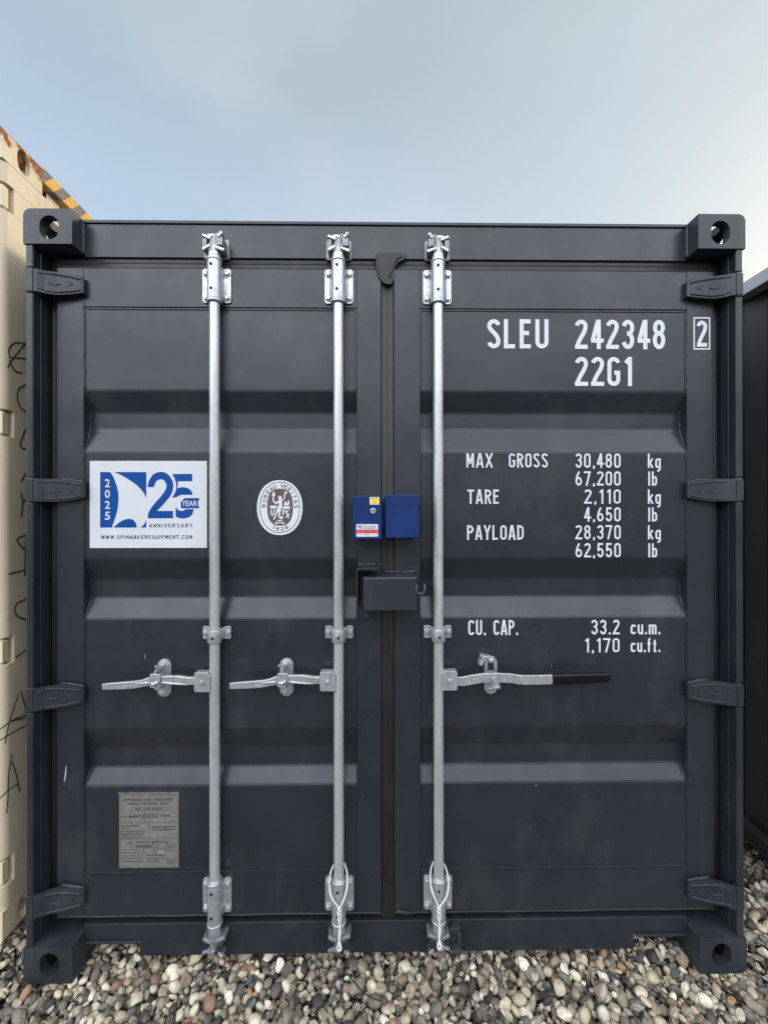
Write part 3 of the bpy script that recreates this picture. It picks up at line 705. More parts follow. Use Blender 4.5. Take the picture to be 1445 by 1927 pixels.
def seal(door, xo, xi, sx, centre):
    """extruded rubber seal round a leaf: ribbed top strip, side strip, bottom strip and the meeting lip"""
    mb = MB()
    a, b = sorted((xo, xi))
    for z0, z1, ribs in ((2.4255, 2.4625, 2), (.1425, .1715, 2)):
        if z0 > 1:
            mb.box(a, b, .066, .100, z0, z1)
            for k in range(ribs):
                zz = z0 + (z1 - z0) * (k + .5) / ribs
                mb.tube([(a, .0655, zz), (b, .0655, zz)], (z1 - z0) / ribs * .62, 12, 0, True, .22)
        else:                                     # the foot strip sits deep, only its top lip comes forward
            mb.box(a, b, .088, .104, z0, z1 - .001)
            n_ = 14; rn = random.Random(9)
            mb.tube([(a + (b - a) * i / n_, .0615 + rn.uniform(-.001, .001), .1665 + rn.uniform(-.0012, .0010)) for i in range(n_ + 1)], .0046, 8)
    e0, e1 = sorted((sx * 1.1500, sx * 1.1790))
    mb.box(e0, e1, .072, .100, .145, 2.460)
    mb.tube([(sx * 1.1585, .072, .15), (sx * 1.1585, .072, 2.45)], .0085, 10, 0, True, .3)
    mb.tube([(sx * 1.1720, .074, .15), (sx * 1.1720, .074, 2.45)], .007, 10, 0, True, .4)
    if centre:
        mb.box(-.0248, .0218, .0665, .100, .1445, 2.4250)
        for xx, rr in ((-.0125, .0125), (.0110, .0110)):
            mb.tube([(xx, .0665, .146), (xx, .0665, 2.424)], rr, 12, 0, True, .16)
        # the folded flap of lip at the head of the joint
        out_ = smooth([(-.041, 2.4795), (-.010, 2.4815), (.030, 2.4825), (.058, 2.4815), (.0655, 2.4720), (.058, 2.4600), (.038, 2.4490), (.0262, 2.4350), (.0235, 2.4150), (.0215, 2.3900), (.010, 2.3720), (-.012, 2.3740), (-.024, 2.3860), (-.0385, 2.4090), (-.0405, 2.4450)], 3)
        mb.prism(out_, .0500, .0590, 'y')
        mb.tube([(.004, .0505, 2.392), (.013, .0490, 2.420), (.017, .0485, 2.446), (.032, .0485, 2.464), (.052, .0505, 2.470)], [.004, .007, .008, .007, .004], 10, 0, True, .45)
        mb.tube([(-.034, .0505, 2.462), (-.036, .0500, 2.430), (-.030, .0505, 2.404)], [.004, .006, .004], 10, 0, True, .4)
        # loose end of lip at the foot of the joint
        mb.tube([(.028, .056, .176), (.05, .054, .173), (.085, .056, .168)], [.006, .007, .004], 8)
    return mb.build('door_seal', rubber, door, .0012)
seal(dl, -1.150, -.026, -1, False)
seal(dr, .0225, 1.154, 1, True)

# lettering on the right-hand leaf
YT = .0602
def letters(parent, rows, t, name='lettering'):
    for r in rows:
        mb = MB(); stroke_text(mb, *r, y=YT, t=t); mb.build(name, vinyl_white, parent, fix=False)
letters(dr, [('SLEU', .350, .567, 2.152, 2.2555)], .142)
letters(dr, [('242348', .661, .983, 2.151, 2.2555)], .142)
letters(dr, [('22G1', .661, .866, 2.020, 2.1235)], .142)
mb = MB(); YS = .0560
mb.ribbon([(1.0835, 2.1515), (1.1385, 2.1515), (1.1385, 2.2615), (1.0835, 2.2615)], .0048, YS, 0, True)
stroke_text(mb, '2', 1.0925, 1.1300, 2.1590, 2.2520, YS, .142)
mb.build('check_digit', vinyl_white, dr, fix=False)
letters(dr, [('MAX', .276, .368, 1.731, 1.782), ('GROSS', .426, .564, 1.731, 1.782), ('TARE', .279, .392, 1.603, 1.654), ('PAYLOAD', .278, .478, 1.476, 1.528)], .126)
letters(dr, [('30,480', .662, .823, 1.730, 1.782), ('67,200', .662, .823, 1.667, 1.7185), ('2,110', .694, .823, 1.603, 1.6545), ('4,650', .693, .823, 1.540, 1.591), ('28,370', .662, .823, 1.477, 1.528), ('62,550', .662, .823, 1.413, 1.4645)], .126)
letters(dr, [('kg', .920, .966, 1.730, 1.781), ('lb', .921, .953, 1.667, 1.7175), ('kg', .920, .966, 1.603, 1.654), ('lb', .921, .953, 1.540, 1.590), ('kg', .920, .966, 1.477, 1.527), ('lb', .921, .953, 1.413, 1.463)], .126)
letters(dr, [('CU.', .282, .344, 1.140, 1.1935), ('CAP.', .371, .458, 1.140, 1.1935), ('33.2', .717, .818, 1.140, 1.193), ('1,170', .694, .818, 1.077, 1.128), ('cu.m.', .858, .964, 1.140, 1.193), ('cu.ft.', .858, .964, 1.077, 1.128)], .126)

# anniversary sticker on the left-hand leaf
def sticker():
    mb = MB(); yb = .0604
    mb.box(-1.039, -.633, yb, .0611, 1.450, 1.754)
    X = lambda u: -1.039 + (u - 105) / 1277 * .406
    Z = lambda v: 1.754 - (v - 103) / 947 * .304
    def poly(p, m=1, y=yb - .0003): mb.flat([(X(a), Z(b)) for a, b in p], y, m)
    poly([(218, 225), (330, 225)] + smooth([(330, 225), (380, 320), (416, 470), (405, 640), (345, 828)], 6, False)[1:] + [(218, 828)])
    poly([(370, 225), (720, 225), (720, 510)] + smooth([(720, 510), (690, 450), (620, 370), (520, 300), (430, 250), (370, 225)], 5, False)[1:-1])
    poly(smooth([(362, 828), (430, 770), (500, 737), (560, 738), (600, 770), (618, 828)], 6, False))
    poly([(655, 828)] + smooth([(655, 828), (695, 795), (720, 745)], 5, False)[1:] + [(720, 828)])
    two = smooth([(735, 388), (748, 325), (795, 252), (875, 222), (950, 245), (1003, 315), (1014, 390), (990, 470), (930, 550), (835, 648)], 6, False) + [(1013, 648), (1013, 728), (738, 728)] \
        + smooth([(738, 728), (744, 670), (795, 585), (895, 470), (938, 395), (933, 345), (910, 312), (875, 303), (835, 320), (810, 360), (806, 388)], 5, False)[1:]
    poly(two)
    poly([(1003, 245)] + smooth([(1003, 245), (1038, 320), (1047, 390), (1035, 445), (1003, 503)], 5, False)[1:] + smooth([(1003, 503), (1045, 500), (1065, 488), (1095, 473)], 4, False)[1:]
         + [(1226, 472)] + smooth([(1226, 472), (1208, 425), (1165, 398), (1110, 389), (1060, 400)], 5, False)[1:] + [(1066, 325), (1222, 325), (1222, 245)])
    poly(smooth([(1040, 600), (1070, 638), (1110, 648), (1150, 628)], 5, False) + [(1236, 627)] + smooth([(1236, 627), (1224, 680), (1180, 718), (1120, 730), (1075, 724), (1040, 710)], 5, False)[1:])
    poly([(1098, 548), (1140, 508), (1300, 508), (1280, 562), (1299, 618), (1098, 618)], 1, yb - .0006)
    for ch, va, vb in (('2', 300, 390), ('0', 417, 508), ('2', 537, 625), ('5', 655, 745)):
        font_text(mb, ch, X(270), X(326), Z(vb), Z(va), yb - .0006, 0, .018)
    font_text(mb, 'YEAR', X(1108), X(1276), Z(595), Z(536), yb - .0009, 0, .012)
    stroke_text(mb, 'ANNIVERSARY', X(752), X(1222), Z(828), Z(785), yb - .0003, .15, 2, .30)
    stroke_text(mb, 'WWW.SPINNAKEREQUIPMENT.COM', X(228), X(1222), Z(952), Z(912), yb - .0003, .17, 2, .27)
    mb.build('anniversary_sticker', [sticker_white, sticker_blue, sticker_navy], dl)
sticker()

def emblem():
    mb = MB(); yb = .0604
    X = lambda u: -.459 + (u - 238) / 890 * .159
    Z = lambda v: 1.687 - (v - 238) / 1084 * .193
    def ell(cx, cy, a, b, p=2.15, n=56):
        o = []
        for i in range(n):
            t = 2 * math.pi * i / n; c, s = math.cos(t), math.sin(t)
            o.append((cx + a * math.copysign(abs(c) ** (2 / p), c), cy + b * math.copysign(abs(s) ** (2 / p), s)))
        return o
    def poly(p, m, y): mb.flat([(X(a), Z(b)) for a, b in p], y, m)
    mb.prism([(X(a), Z(b)) for a, b in ell(683, 780, 445, 541)], yb, .0611, 'y', 0)
    mb.ribbon([(X(a), Z(b)) for a, b in ell(685, 775, 386, 496)], .0024, yb - .0003, 1, True)
    poly(ell(690, 772, 253, 365, 2.5), 1, yb - .0003)
    k = .159 / 890
    # lettering round the rim
    cx, cy, a, b = 688, 775, 318, 428
    def put(txt, t0, t1, inside, hgt):
        for i, ch in enumerate(txt):
            if ch == ' ': continue
            t = R(t0 + (t1 - t0) * i / (len(txt) - 1)); px, py = cx + a * math.cos(t), cy - b * math.sin(t)
            tx, ty = -a * math.sin(t), b * math.cos(t)       # tangent, z up
            ln = math.hypot(tx, ty); ang = math.atan2(ty, tx) + (math.pi if inside else 0)
            c, s = math.cos(ang), math.sin(ang)
            cw = glyph(ch)[0]; mx = hgt * .82 if cw > .1 else hgt * .17
            def P(x, z, y, c=c, s=s, px=px, py=py):
                return (X(px) + x * c - z * s, y, Z(py) + x * s + z * c)
            hh = hgt * k
            stroke_text(mb, ch, -mx * k / 2, mx * k / 2, -hh / 2, hh / 2, yb - .0003, .17, 2, P=P)
    put('BUREAU VERITAS', 176, 2, True, 74)
    put('1828', 246, 293, False, 70)
    y = yb - .0006
    # the standing figure with a raised arm and a torch, blocks and scales
    poly(smooth([(655, 575), (690, 545), (720, 570), (715, 605), (700, 625), (745, 610), (768, 585), (765, 530), (785, 515), (792, 560), (775, 610), (735, 645), (730, 700), (738, 760), (715, 810), (700, 860), (690, 930), (668, 985), (655, 975), (660, 900), (650, 860), (625, 915), (600, 985), (570, 1020), (558, 1000), (590, 930), (615, 850), (640, 770), (665, 720), (655, 680), (610, 720), (560, 665), (540, 640), (565, 635), (605, 675), (650, 645), (672, 622)], 3), 0, y)
    poly(ell(800, 488, 27, 27, 2, 20), 0, y); poly(smooth([(535, 545), (545, 490), (560, 462), (590, 500), (592, 540), (565, 572)], 4), 0, y)
    poly([(540, 580), (580, 580), (568, 632), (548, 632)], 0, y); poly([(495, 742), (625, 742), (615, 795), (495, 795)], 0, y); poly([(750, 755), (885, 755), (885, 805), (745, 805)], 0, y)
    mb.ribbon([(X(515), Z(815)), (X(515), Z(905)), (X(540), Z(930)), (X(565), Z(905)), (X(570), Z(830)), (X(592), Z(815))], 22 * k, y - .0001, 0)
    poly([(738, 815), (768, 815), (765, 925), (735, 925)], 0, y)
    mb.ribbon([(X(860), Z(830)), (X(800), Z(870)), (X(862), Z(915)), (X(800), Z(975))], 22 * k, y - .0001, 0); mb.ribbon([(X(790), Z(820)), (X(862), Z(990))], 18 * k, y - .0002, 0)
    poly(smooth([(762, 725), (775, 690), (800, 640), (815, 690), (835, 690), (850, 630), (875, 670), (862, 735), (810, 740)], 3), 0, y)
    poly(ell(715, 978, 34, 30, 2, 20), 0, y)
    mb.ribbon([(X(628), Z(1035)), (X(738), Z(1035))], 16 * k, y, 0); mb.ribbon([(X(682), Z(1020)), (X(682), Z(1095))], 20 * k, y - .0001, 0)
    for q in (622, 742): poly(arc(q, 1068, 36, 34, 0, 180, 10), 0, y)
    mb.build('inspection_emblem', [vinyl_white, emblem_brown, ink], dl)
emblem()

def data_plate():
    mb = MB(); x0, x1, z0, z1 = -.937, -.731, .335, .592
    mb.box(x0, x1, .0592, .0611, z0, z1)
    mb.box(x0 - .003, x1 + .003, .0560, .0611, z1 + .0015, z1 + .0055, 2)              # drip lip along the head
    y = .0589
    X = lambda u: x0 + (u - 245) / 975 * (x1 - x0); Z = lambda v: z1 - (v - 240) / 1225 * (z1 - z0)
    def frame(a, b, c, d, t=.0009): mb.ribbon([(X(a), Z(b)), (X(c), Z(b)), (X(c), Z(d)), (X(a), Z(d))], t, y, 1, True)
    def T(txt, a, c, b, d, bold=.008): stroke_text(mb, txt, X(a), X(c), Z(d), Z(b), y - .0001, .16, 1, .28)
    frame(265, 268, 1205, 1440, .0007)
    for v in (705, 718, 970, 985): mb.ribbon([(X(266), Z(v)), (X(1204), Z(v))], .0007, y - .0002, 1)
    mb.ribbon([(X(735), Z(720)), (X(735), Z(968))], .0009, y - .0003, 1)
    T('APPROVED FOR TRANSPORT', 325, 1140, 312, 355); T('UNDER CUSTOMS SEAL', 395, 1055, 378, 418)
    frame(450, 462, 1008, 520); T('GB/C 47131 89/2019', 510, 958, 472, 506, .0)
    T('CSC SAFETY APPROVAL', 378, 1060, 1018, 1058); frame(430, 1085, 880, 1130)
    frame(365, 588, 580, 630); frame(920, 585, 1175, 618); frame(575, 745, 705, 782); frame(650, 1140, 985, 1235); frame(1018, 1075, 1175, 1400)
    for a, b, c, d in ((600, 592, 895, 600), ): pass
    rnd = random.Random(3)
    def worn(a, c, v, h):                            # stamped small print too worn to read
        u = a
        while u < c:
            wd = rnd.uniform(14, 46); e = min(u + wd, c)
            mb.ribbon([(X(u), Z(v + rnd.uniform(-2, 2))), (X(e), Z(v + rnd.uniform(-2, 2)))], h / 1225 * (z1 - z0), y, 1); u = e + rnd.uniform(5, 12)
    for a, c, v, h in ((285, 355, 608, 12), (400, 560, 610, 20), (600, 900, 585, 16), (600, 890, 622, 16), (935, 1085, 602, 16), (280, 440, 768, 14), (450, 570, 765, 22), (280, 410, 805, 12), (278, 670, 855, 14), (278, 660, 890, 14),
                       (278, 660, 922, 14), (278, 600, 958, 10), (775, 1170, 790, 20), (795, 1150, 835, 20), (520, 790, 1108, 22), (285, 540, 1165, 14), (285, 530, 1215, 14), (285, 590, 1265, 14), (285, 620, 1310, 14), (285, 630, 1360, 14),
                       (690, 990, 1262, 14), (690, 985, 1308, 14), (690, 885, 1356, 14), (1028, 1160, 1100, 12), (1028, 1160, 1132, 12), (1040, 1150, 1164, 12), (1050, 1140, 1198, 12), (1030, 1080, 1310, 10), (1030, 1165, 1342, 12), (1030, 1140, 1372, 12)): worn(a, c, v, h)
    for a, b, c, d in ((580, 750, 700, 776), (1095, 590, 1170, 612), (880, 1196, 980, 1222)): mb.flat([(X(a), Z(d)), (X(c), Z(d)), (X(c), Z(b)), (X(a), Z(b))], y - .0002, 3)
    mb.flat([(X(800), Z(1205)), (X(882), Z(1205)), (X(882), Z(1142)), (X(800), Z(1142))], y - .0004, 2)
    for u, v in ((500, 712), (945, 700), (700, 250)): mb.tube([(X(u), .0592, Z(v)), (X(u), .0568, Z(v))], [.0032, .0022], 12, 3)
    mb.build('approval_plate', [plate_grey, plate_dark, zinc_dull, plate_pale], dl)
data_plate()
mb = MB(); mb.add([(-1.118, .0563, .698), (-1.1165, .0563, .690), (-1.118, .0563, .660), (-1.123, .0563, .638), (-1.1255, .0563, .640), (-1.122, .0563, .668)], [range(6)]); mb.add([(-1.1245, .0563, .632), (-1.1228, .0563, .630), (-1.1245, .0563, .627)], [range(3)])
mb.build('scratch', scratch_mat, dl, fix=False)
def nick(door, pts, w_):
    m = MB(); m.ribbon(pts, w_, .0603); m.build('scratch', scratch_mat, door, fix=False)
nick(dl, [(-.8481, 1.0795), (-.8474, 1.0715), (-.8478, 1.0612)], .0012)
nick(dr, [(.5196, .6085), (.5225, .6078)], .0030)
nick(dr, [(.5760, 1.0340), (.5768, 1.0250)], .0009)

# locking bars
def locking_bar(x, handle_side):
    rnd = random.Random(int(x * 100))
    mb = MB()
    zs = [.085 + (2.52 - .085) * i / 24 for i in range(25)]
    mb.tube([(x + rnd.uniform(-.0003, .0003), .0305, z) for z in zs], .0172, 28)
    bar = mb.build('locking_bar', zinc, box)
    for fl in (False, True):
        bearing_bracket(box, x, fl, zinc_plate); cam_set(box, bar, x, fl, -1 if x > 0 else 1)
    guide_bracket(box, x, zinc_plate)
    d = -1 if handle_side < 0 else 1
    # hub: folded lug welded to the bar
    hb = MB()
    hb.prism([(x + d * .009, .966), (x + d * .058, .966), (x + d * .062, .972), (x + d * .062, 1.027), (x + d * .058, 1.032), (x + d * .020, 1.032), (x + d * .009, 1.022)], .010, .0145, 'y')
    hb.box(*sorted((x + d * .014, x + d * .0600)), .0150, .040, 1.0275, 1.0315)
    hb.prism([(x + d * .009, .966), (x + d * .058, .966), (x + d * .058, 1.027), (x + d * .009, 1.027)], .0365, .041, 'y')
    hb.cyl((x + d * .036, .010, .998), (x + d * .036, .0065, .998), .0082, 16); hb.cyl((x + d * .036, .0066, .998), (x + d * .036, .0045, .998), .0050, 12)
    hb.build('handle_hub', zinc_plate, bar, .0012)
    hd = MB()
    def loft(st):
        rs = []
        for px, z, hh, y, th in st:
            b = min(hh, th) * .30
            ring = rrect(-hh, hh, -th, th, b, 1)
            rs.append([(px, y + q, z + p) for p, q in ring])
        hd.rings(rs, 0, False)
    if d < 0:
        st = [(-.056, 1.000, .013, .024, .0085), (-.085, 1.002, .013, .020, .0085), (-.115, 1.006, .0155, .016, .008), (-.140, 1.008, .0150, .012, .007), (-.165, 1.0085, .0140, .010, .0065), (-.190, 1.0085, .0145, .010, .0065),
              (-.212, 1.005, .0140, .009, .0065), (-.235, .9985, .0120, .008, .006), (-.262, .9945, .0125, .007, .0055), (-.300, .9925, .0120, .006, .0055), (-.345, .9905, .0110, .005, .005), (-.3635, .9895, .0095, .005, .0045)]
        loft([(x + a, z, h, y, t) for a, z, h, y, t in st])
        # stamped marks and the crossing rib of the forging
        hd.tube([(x - .085, .0125, .991), (x - .13, .006, .997), (x - .165, .002, 1.003)], [.002, .004, .003], 8)
        hd.tube([(x - .255, .000, 1.000), (x - .215, .001, 1.002), (x - .180, .002, 1.010)], [.002, .0035, .003], 8)
        for k in range(5): hd.box(x - .262 - .010 * k, x - .2565 - .010 * k, .0005, .0035, .988 - .0005 * k, .993 - .0005 * k)
        hd.build('handle', zinc_plate, bar, .0006)
        cx = x - .1835
    else:
        st = [(.056, .991, .0150, .026, .0045), (.085, .9935, .0160, .022, .0045), (.105, 1.000, .0165, .016, .0045), (.145, 1.008, .0160, .012, .0045), (.200, 1.0095, .0160, .011, .0045), (.245, 1.007, .0160, .011, .0045), (.270, 1.003, .0160, .010, .0045),
              (.290, 1.0020, .0160, .008, .0045), (.330, 1.0030, .0160, .006, .0045), (.3835, 1.0050, .0160, .005, .0045)]
        loft([(x + a, z, h, y, t) for a, z, h, y, t in st])
        hd.build('handle', zinc_plate, bar, .0006)
        gp = MB(); rs = []
        for a, z, h, q in ((.3835, 1.005, .0165, .7), (.386, 1.005, .0185, 1), (.45, 1.0070, .0183, 1), (.57, 1.0105, .0165, 1), (.578, 1.0108, .0145, .9), (.581, 1.0109, .0090, .6)):
            rs.append([(x + a, .005 + t, z + p) for p, t in rrect(-h, h, -.0095 * q, .0095 * q, .0075 * q, 4)])
        gp.rings(rs, 0, True); gp.build('grip', grip_mat, bar)
        cx = x + .1865
    # catch plate on the door
    cp = MB()
    if d < 0:
        cp.prism(stadium(cx, .9985, .0235, .0655), .0520, .0610, 'y')
        cp.prism(stadium(cx - .003, .9985, .0200, .0600), .0475, .0519, 'y')
        # retaining tongue folded over the handle
        k = cp.mark(); cp.prism([(-.017, .020), (.015, .022), (.018, .000), (.012, -.014), (.004, -.026), (-.012, -.026), (-.018, -.012), (-.022, .000)], -.004, .001, 'y')
        rot = Matrix.Rotation(R(8), 4, 'Y'); cp.xform(k, lambda v: rot @ v + Vector((cx - .003, 0, 1.012)))
        cp.tube([(cx - .004, .046, 1.036), (cx - .004, .020, 1.0385), (cx - .004, .000, 1.030)], [.014, .013, .012], 10, 0, True, .35)
        cp.tube([(cx - .016, -.005, 1.004), (cx - .004, -.009, 1.001), (cx + .010, -.005, 1.007)], [.004, .0065, .004], 8)
        cp.box(cx - .012, cx + .006, .010, .0475, .975, .983)
        cp.tube([(cx - .024, .044, 1.037), (cx - .024, .044, 1.045)], .004, 8)
    else:
        cp.prism(arc(cx, .9595, .0225, .0225, 180, 360, 12) + [(cx + .0225, 1.050), (cx + .012, 1.066), (cx - .018, 1.074), (cx - .030, 1.073), (cx - .028, 1.058), (cx - .0225, 1.048)], .0505, .0610, 'y')
        cp.flat([(cx - .011, 1.0200), (cx + .011, 1.0200), (cx + .011, 1.046), (cx - .011, 1.046)], .0501, 1)
        k = cp.mark(); cp.box(-.006, .006, -.004, .030, -.017, .017)
        rot = Matrix.Rotation(R(22), 4, 'Y'); cp.xform(k, lambda v: rot @ v + Vector((cx - .0370, .024, 1.063)))
        k = cp.mark(); cp.box(-.014, .014, -.002, .028, -.0030, .0030)
        rot = Matrix.Rotation(R(14), 4, 'Y'); cp.xform(k, lambda v: rot @ v + Vector((cx - .028, .026, 1.076)))
        k = cp.mark(); cp.box(-.0095, .0095, -.004, .000, -.017, .017)
        rot = Matrix.Rotation(R(-20), 4, 'Y'); cp.xform(k, lambda v: rot @ v + Vector((cx + .003, .0005, 1.000)))
        cp.box(cx - .009, cx + .017, -.006, .050, .9775, .9850)
    c = cp.build('handle_catch', [zinc_plate, hole_dark], box, .0012)
    yb = .0475 if d < 0 else .0505
    for zz in ((1.046, .9505) if d < 0 else (1.0535, .9545)):
        h = MB()
        if d < 0: h.hexbolt(cx - .003, zz, yb, .0088, .009, 0, 10)
        else: h.tube([(cx, yb, zz), (cx, yb - .004, zz), (cx, yb - .0065, zz)], [.0105, .0085, .003], 14)
        h.build('bolt', zinc_plate, c, .0006)
    return bar
locking_bar(-.595, -1)
locking_bar(-.1710, -1)
locking_bar(.1725, 1)
# spare keeper welded to the sill beside the last bar
mb = MB(); mb.prism([(.200, .092), (.246, .092), (.246, .138), (.212, .138), (.200, .124)], .030, .0565, 'y'); mb.box(.212, .246, .000, .030, .0785, .0915); mb.box(.236, .246, .012, .030, .092, .134)
mb.build('cam_keeper', slate_cast, box, .002)

# steel padlock housing across the joint
lh = MB()
hx0, hx1, hz0, hz1 = -.084, .090, 1.254, 1.3635
lh.prism([(-.050, hz0), (-.050, hz1 - .008)] + [(p[0], p[1]) for p in arc(-.042, hz1 - .008, .008, .008, 180, 90, 5)] + [(.0560, hz1), (.0560, hz1 - .004), (-.042, hz1 - .004), (-.046, hz1 - .008), (-.046, hz0)], hx0, hx1, 'x')
lh.box(hx1 - .004, hx1 + .0006, -.0475, .0560, hz0 + .0005, hz1 - .0045); lh.box(hx0 - .0006, hx0 + .004, -.0475, -.010, hz0 + .0005, hz1 - .0045)
rnd = random.Random(5)
lh.tube([(-.010 + .0108 * i, .0565, hz1 + .001 + rnd.uniform(-.001, .001)) for i in range(11)], [.0055 + rnd.uniform(-.0015, .002) for _ in range(11)], 8)
lh.tube([(hx1 - .006, -.046, hz1 - .003), (hx1 + .001, -.040, hz1 - .004), (hx1 + .001, -.034, hz1 - .004)], [.003, .0055, .003], 8)
lh.tube([(hx0 + .002, -.047, hz1 - .004), (hx0 + .003, -.047, hz1 - .016)], [.004, .002], 8)
housing = lh.build('padlock_housing', slate_cast, box, .0016)
br = MB()
br.box(-.1050, -.036, -.058, .0565, 1.3865, 1.3905); br.box(-.1052, -.1012, -.0575, .0565, 1.2550, 1.3860)
br.box(-.096, -.060, .0480, .0565, 1.205, 1.240)
br.tube([(-.106 + .0074 * i, .0535, 1.392 + rnd.uniform(-.0008, .0008)) for i in range(10)], [.0048 + rnd.uniform(-.0012, .002) for _ in range(10)], 8)
br.build('locking_bracket', slate_cast, housing, .001)
hk = MB(); hk.tube([(.0945, -.004, 1.330), (.0945, -.004, 1.312)] + [(.1075 + .013 * math.cos(R(a)), -.004, 1.312 + .013 * math.sin(R(a))) for a in range(195, 360, 15)] + [(.1205, -.004, 1.312), (.1215, -.004, 1.330)], .0019, 8)
hk.build('hook', zinc_dull, housing)

# ------------------------------------------------------------------ blue container lock
lock = empty('container_lock', (0, .057, 1.48), 'blue steel container lock of two boxes clamped across the door joint', 'lock')
def inlock(mb, name, mats, parent, bevel=0.0): return mb.build(name, mats, parent, bevel, loc=None)
def lockbox(x0, x1, z0, z1, y0, y1):
    mb = MB(); mb.box(x0, x1, y0, y1, z0, z1)
    mb.xform(0, lambda v: v - Vector((0, .057, 1.48)))
    return mb.build('lock_box', blue_paint, lock, .003, 3)
lb1 = lockbox(-.1180, -.0225, 1.4850, 1.6270, -.0400, .0555)
lb2 = lockbox(-.0110, .1000, 1.4890, 1.6320, -.0400, .0555)
mb = MB(); mb.box(-.0300, .0100, .010, .040, 1.520, 1.595); mb.xform(0, lambda v: v - Vector((0, .057, 1.48))); mb.build('clamp_arm', blue_paint, lock, .001)
def onlock(mb, name, mats, parent): mb.xform(0, lambda v: v - Vector((0, .057, 1.48))); return mb.build(name, mats, parent)
mb = MB(); mb.tube([(-.0515, -.0400, 1.5785), (-.0515, -.0430, 1.5785), (-.0515, -.0442, 1.5785)], [.0098, .0098, .0085], 24); mb.cyl((-.0515, -.0442, 1.5785), (-.0515, -.0452, 1.5785), .0060, 20, 0)
mb.box(-.0540, -.0450, -.0460, -.0450, 1.5775, 1.5800, 1); onlock(mb, 'key_cylinder', [chrome, hole_dark], lb1)
mb = MB(); mb.box(-.0625, -.0310, -.0408, -.0399, 1.5985, 1.6235)
mb.flat([(-.0605, 1.6003), (-.0330, 1.6003), (-.0330, 1.6220), (-.0605, 1.6220)], -.0411, 1)
for a, b, z in ((-.059, -.035, 1.6195), (-.052, -.048, 1.612), (-.043, -.039, 1.612), (-.047, -.044, 1.608), (-.053, -.047, 1.604), (-.044, -.039, 1.604)): mb.ribbon([(a, z), (b, z)], .0012, -.0413, 2)
onlock(mb, 'warning_label', [sticker_white, label_yellow, ink], lb1)
mb = MB(); mb.prism(rrect(-.1065, -.0350, 1.4935, 1.5350, .003), -.0408, -.0399, 'y')
mb.flat([(-.1055, 1.5045), (-.0360, 1.5045), (-.0360, 1.5165), (-.1055, 1.5165)], -.0411, 1)
mb.flat([(-.1055, 1.5145), (-.0360, 1.5145), (-.0360, 1.5165), (-.1055, 1.5165)], -.0413, 3)
font_text(mb, 'CC Lock 4', -.083, -.044, 1.5235, 1.5315, -.0411, 2, .004)
mb.ribbon([(-.083, 1.5205), (-.043, 1.5205)], .0016, -.0411, 3)
mb.ribbon([(-.090, 1.5305), (-.097, 1.5310), (-.1005, 1.5275), (-.096, 1.5245), (-.0885, 1.5258)], .0022, -.0411, 2); mb.ribbon([(-.087, 1.5275), (-.093, 1.5262), (-.0945, 1.5215), (-.088, 1.5200)], .0020, -.0412, 3)
for a, b, z in ((-.096, -.086, 1.5110), (-.083, -.068, 1.5110), (-.066, -.044, 1.5110), (-.082, -.062, 1.5000)): mb.ribbon([(a, z), (b, z)], .0011, -.0414, 3)
onlock(mb, 'maker_label', [sticker_white, label_red, ink, simple('label_dark_red', (.25, .06, .08), .5)], lb1)

# ------------------------------------------------------------------ cord loops hanging at the feet of two bars
def cord(x, name, label, lean):
    root_pts = [(x + lean * .001, -.0025, .252)]
    def strand(mb, pts, r=.0024, turns=95.0):
        pts = smooth3(pts, 14)
        for ph in (0, math.pi):
            path = []; acc = 0.0; prev = None
            for i, p in enumerate(pts):
                p = Vector(p); t = (Vector(pts[min(i + 1, len(pts) - 1)]) - Vector(pts[max(i - 1, 0)])).normalized()
                u = t.cross(Vector((0, 1, 0))).normalized(); v = t.cross(u)
                if prev is not None: acc += (p - prev).length
                prev = p; a = acc * turns * 2 * math.pi + ph
                path.append(p + (u * math.cos(a) + v * math.sin(a)) * r * .72)
            mb.tube(path, r * .78, 7)
    def smooth3(pts, n):
        o = []; m = len(pts)
        for i in range(m - 1):
            g = lambda k: pts[min(max(i + k, 0), m - 1)]
            p0, p1, p2, p3 = g(-1), g(0), g(1), g(2)
            for k in range(n):
                t = k / n; o.append(tuple(.5 * (2 * p1[j] + (p2[j] - p0[j]) * t + (2 * p0[j] - 5 * p1[j] + 4 * p2[j] - p3[j]) * t * t + (3 * p1[j] - p0[j] - 3 * p2[j] + p3[j]) * t ** 3) for j in range(3)))
        o.append(pts[-1]); return o
    mb = MB()
    kx = x + lean * .004
    strand(mb, [(kx, .000, .240), (x - .020, -.002, .276), (x - .0295, .008, .305), (x - .0275, .030, .335), (x - .012, .0515, .352), (x + .012, .0515, .353), (x + .0275, .030, .338), (x + .030, .008, .308), (x + .021, -.002, .276), (kx + .001, -.002, .240)], .0026, 78)
    strand(mb, [(kx, -.002, .243), (kx - .003, -.004, .215), (kx + .002, -.006, .185), (kx + .003, -.006, .160), (kx + .000, -.006, .140), (kx + .004, -.007, .124), (kx + .006, -.008, .111), (kx - .002, -.008, .106), (kx - .005, -.007, .118), (kx + .001, -.007, .138)], .0026, 78)
    strand(mb, [(kx + .003, .000, .241), (kx + .005, -.001, .210), (kx + .000, -.003, .175), (kx - .001, -.005, .140), (kx + .003, -.009, .118)], .0023, 78)
    strand(mb, [(kx - .005, -.003, .244), (kx, -.009, .240), (kx + .006, -.004, .236), (kx, .001, .232), (kx - .005, -.004, .229), (kx + .003, -.009, .226)], .0022, 90)
    o = mb.build(name, cord_mat, None); o['label'] = label; o['category'] = 'cord'; o['group'] = 'cord loops at the feet of the locking bars'
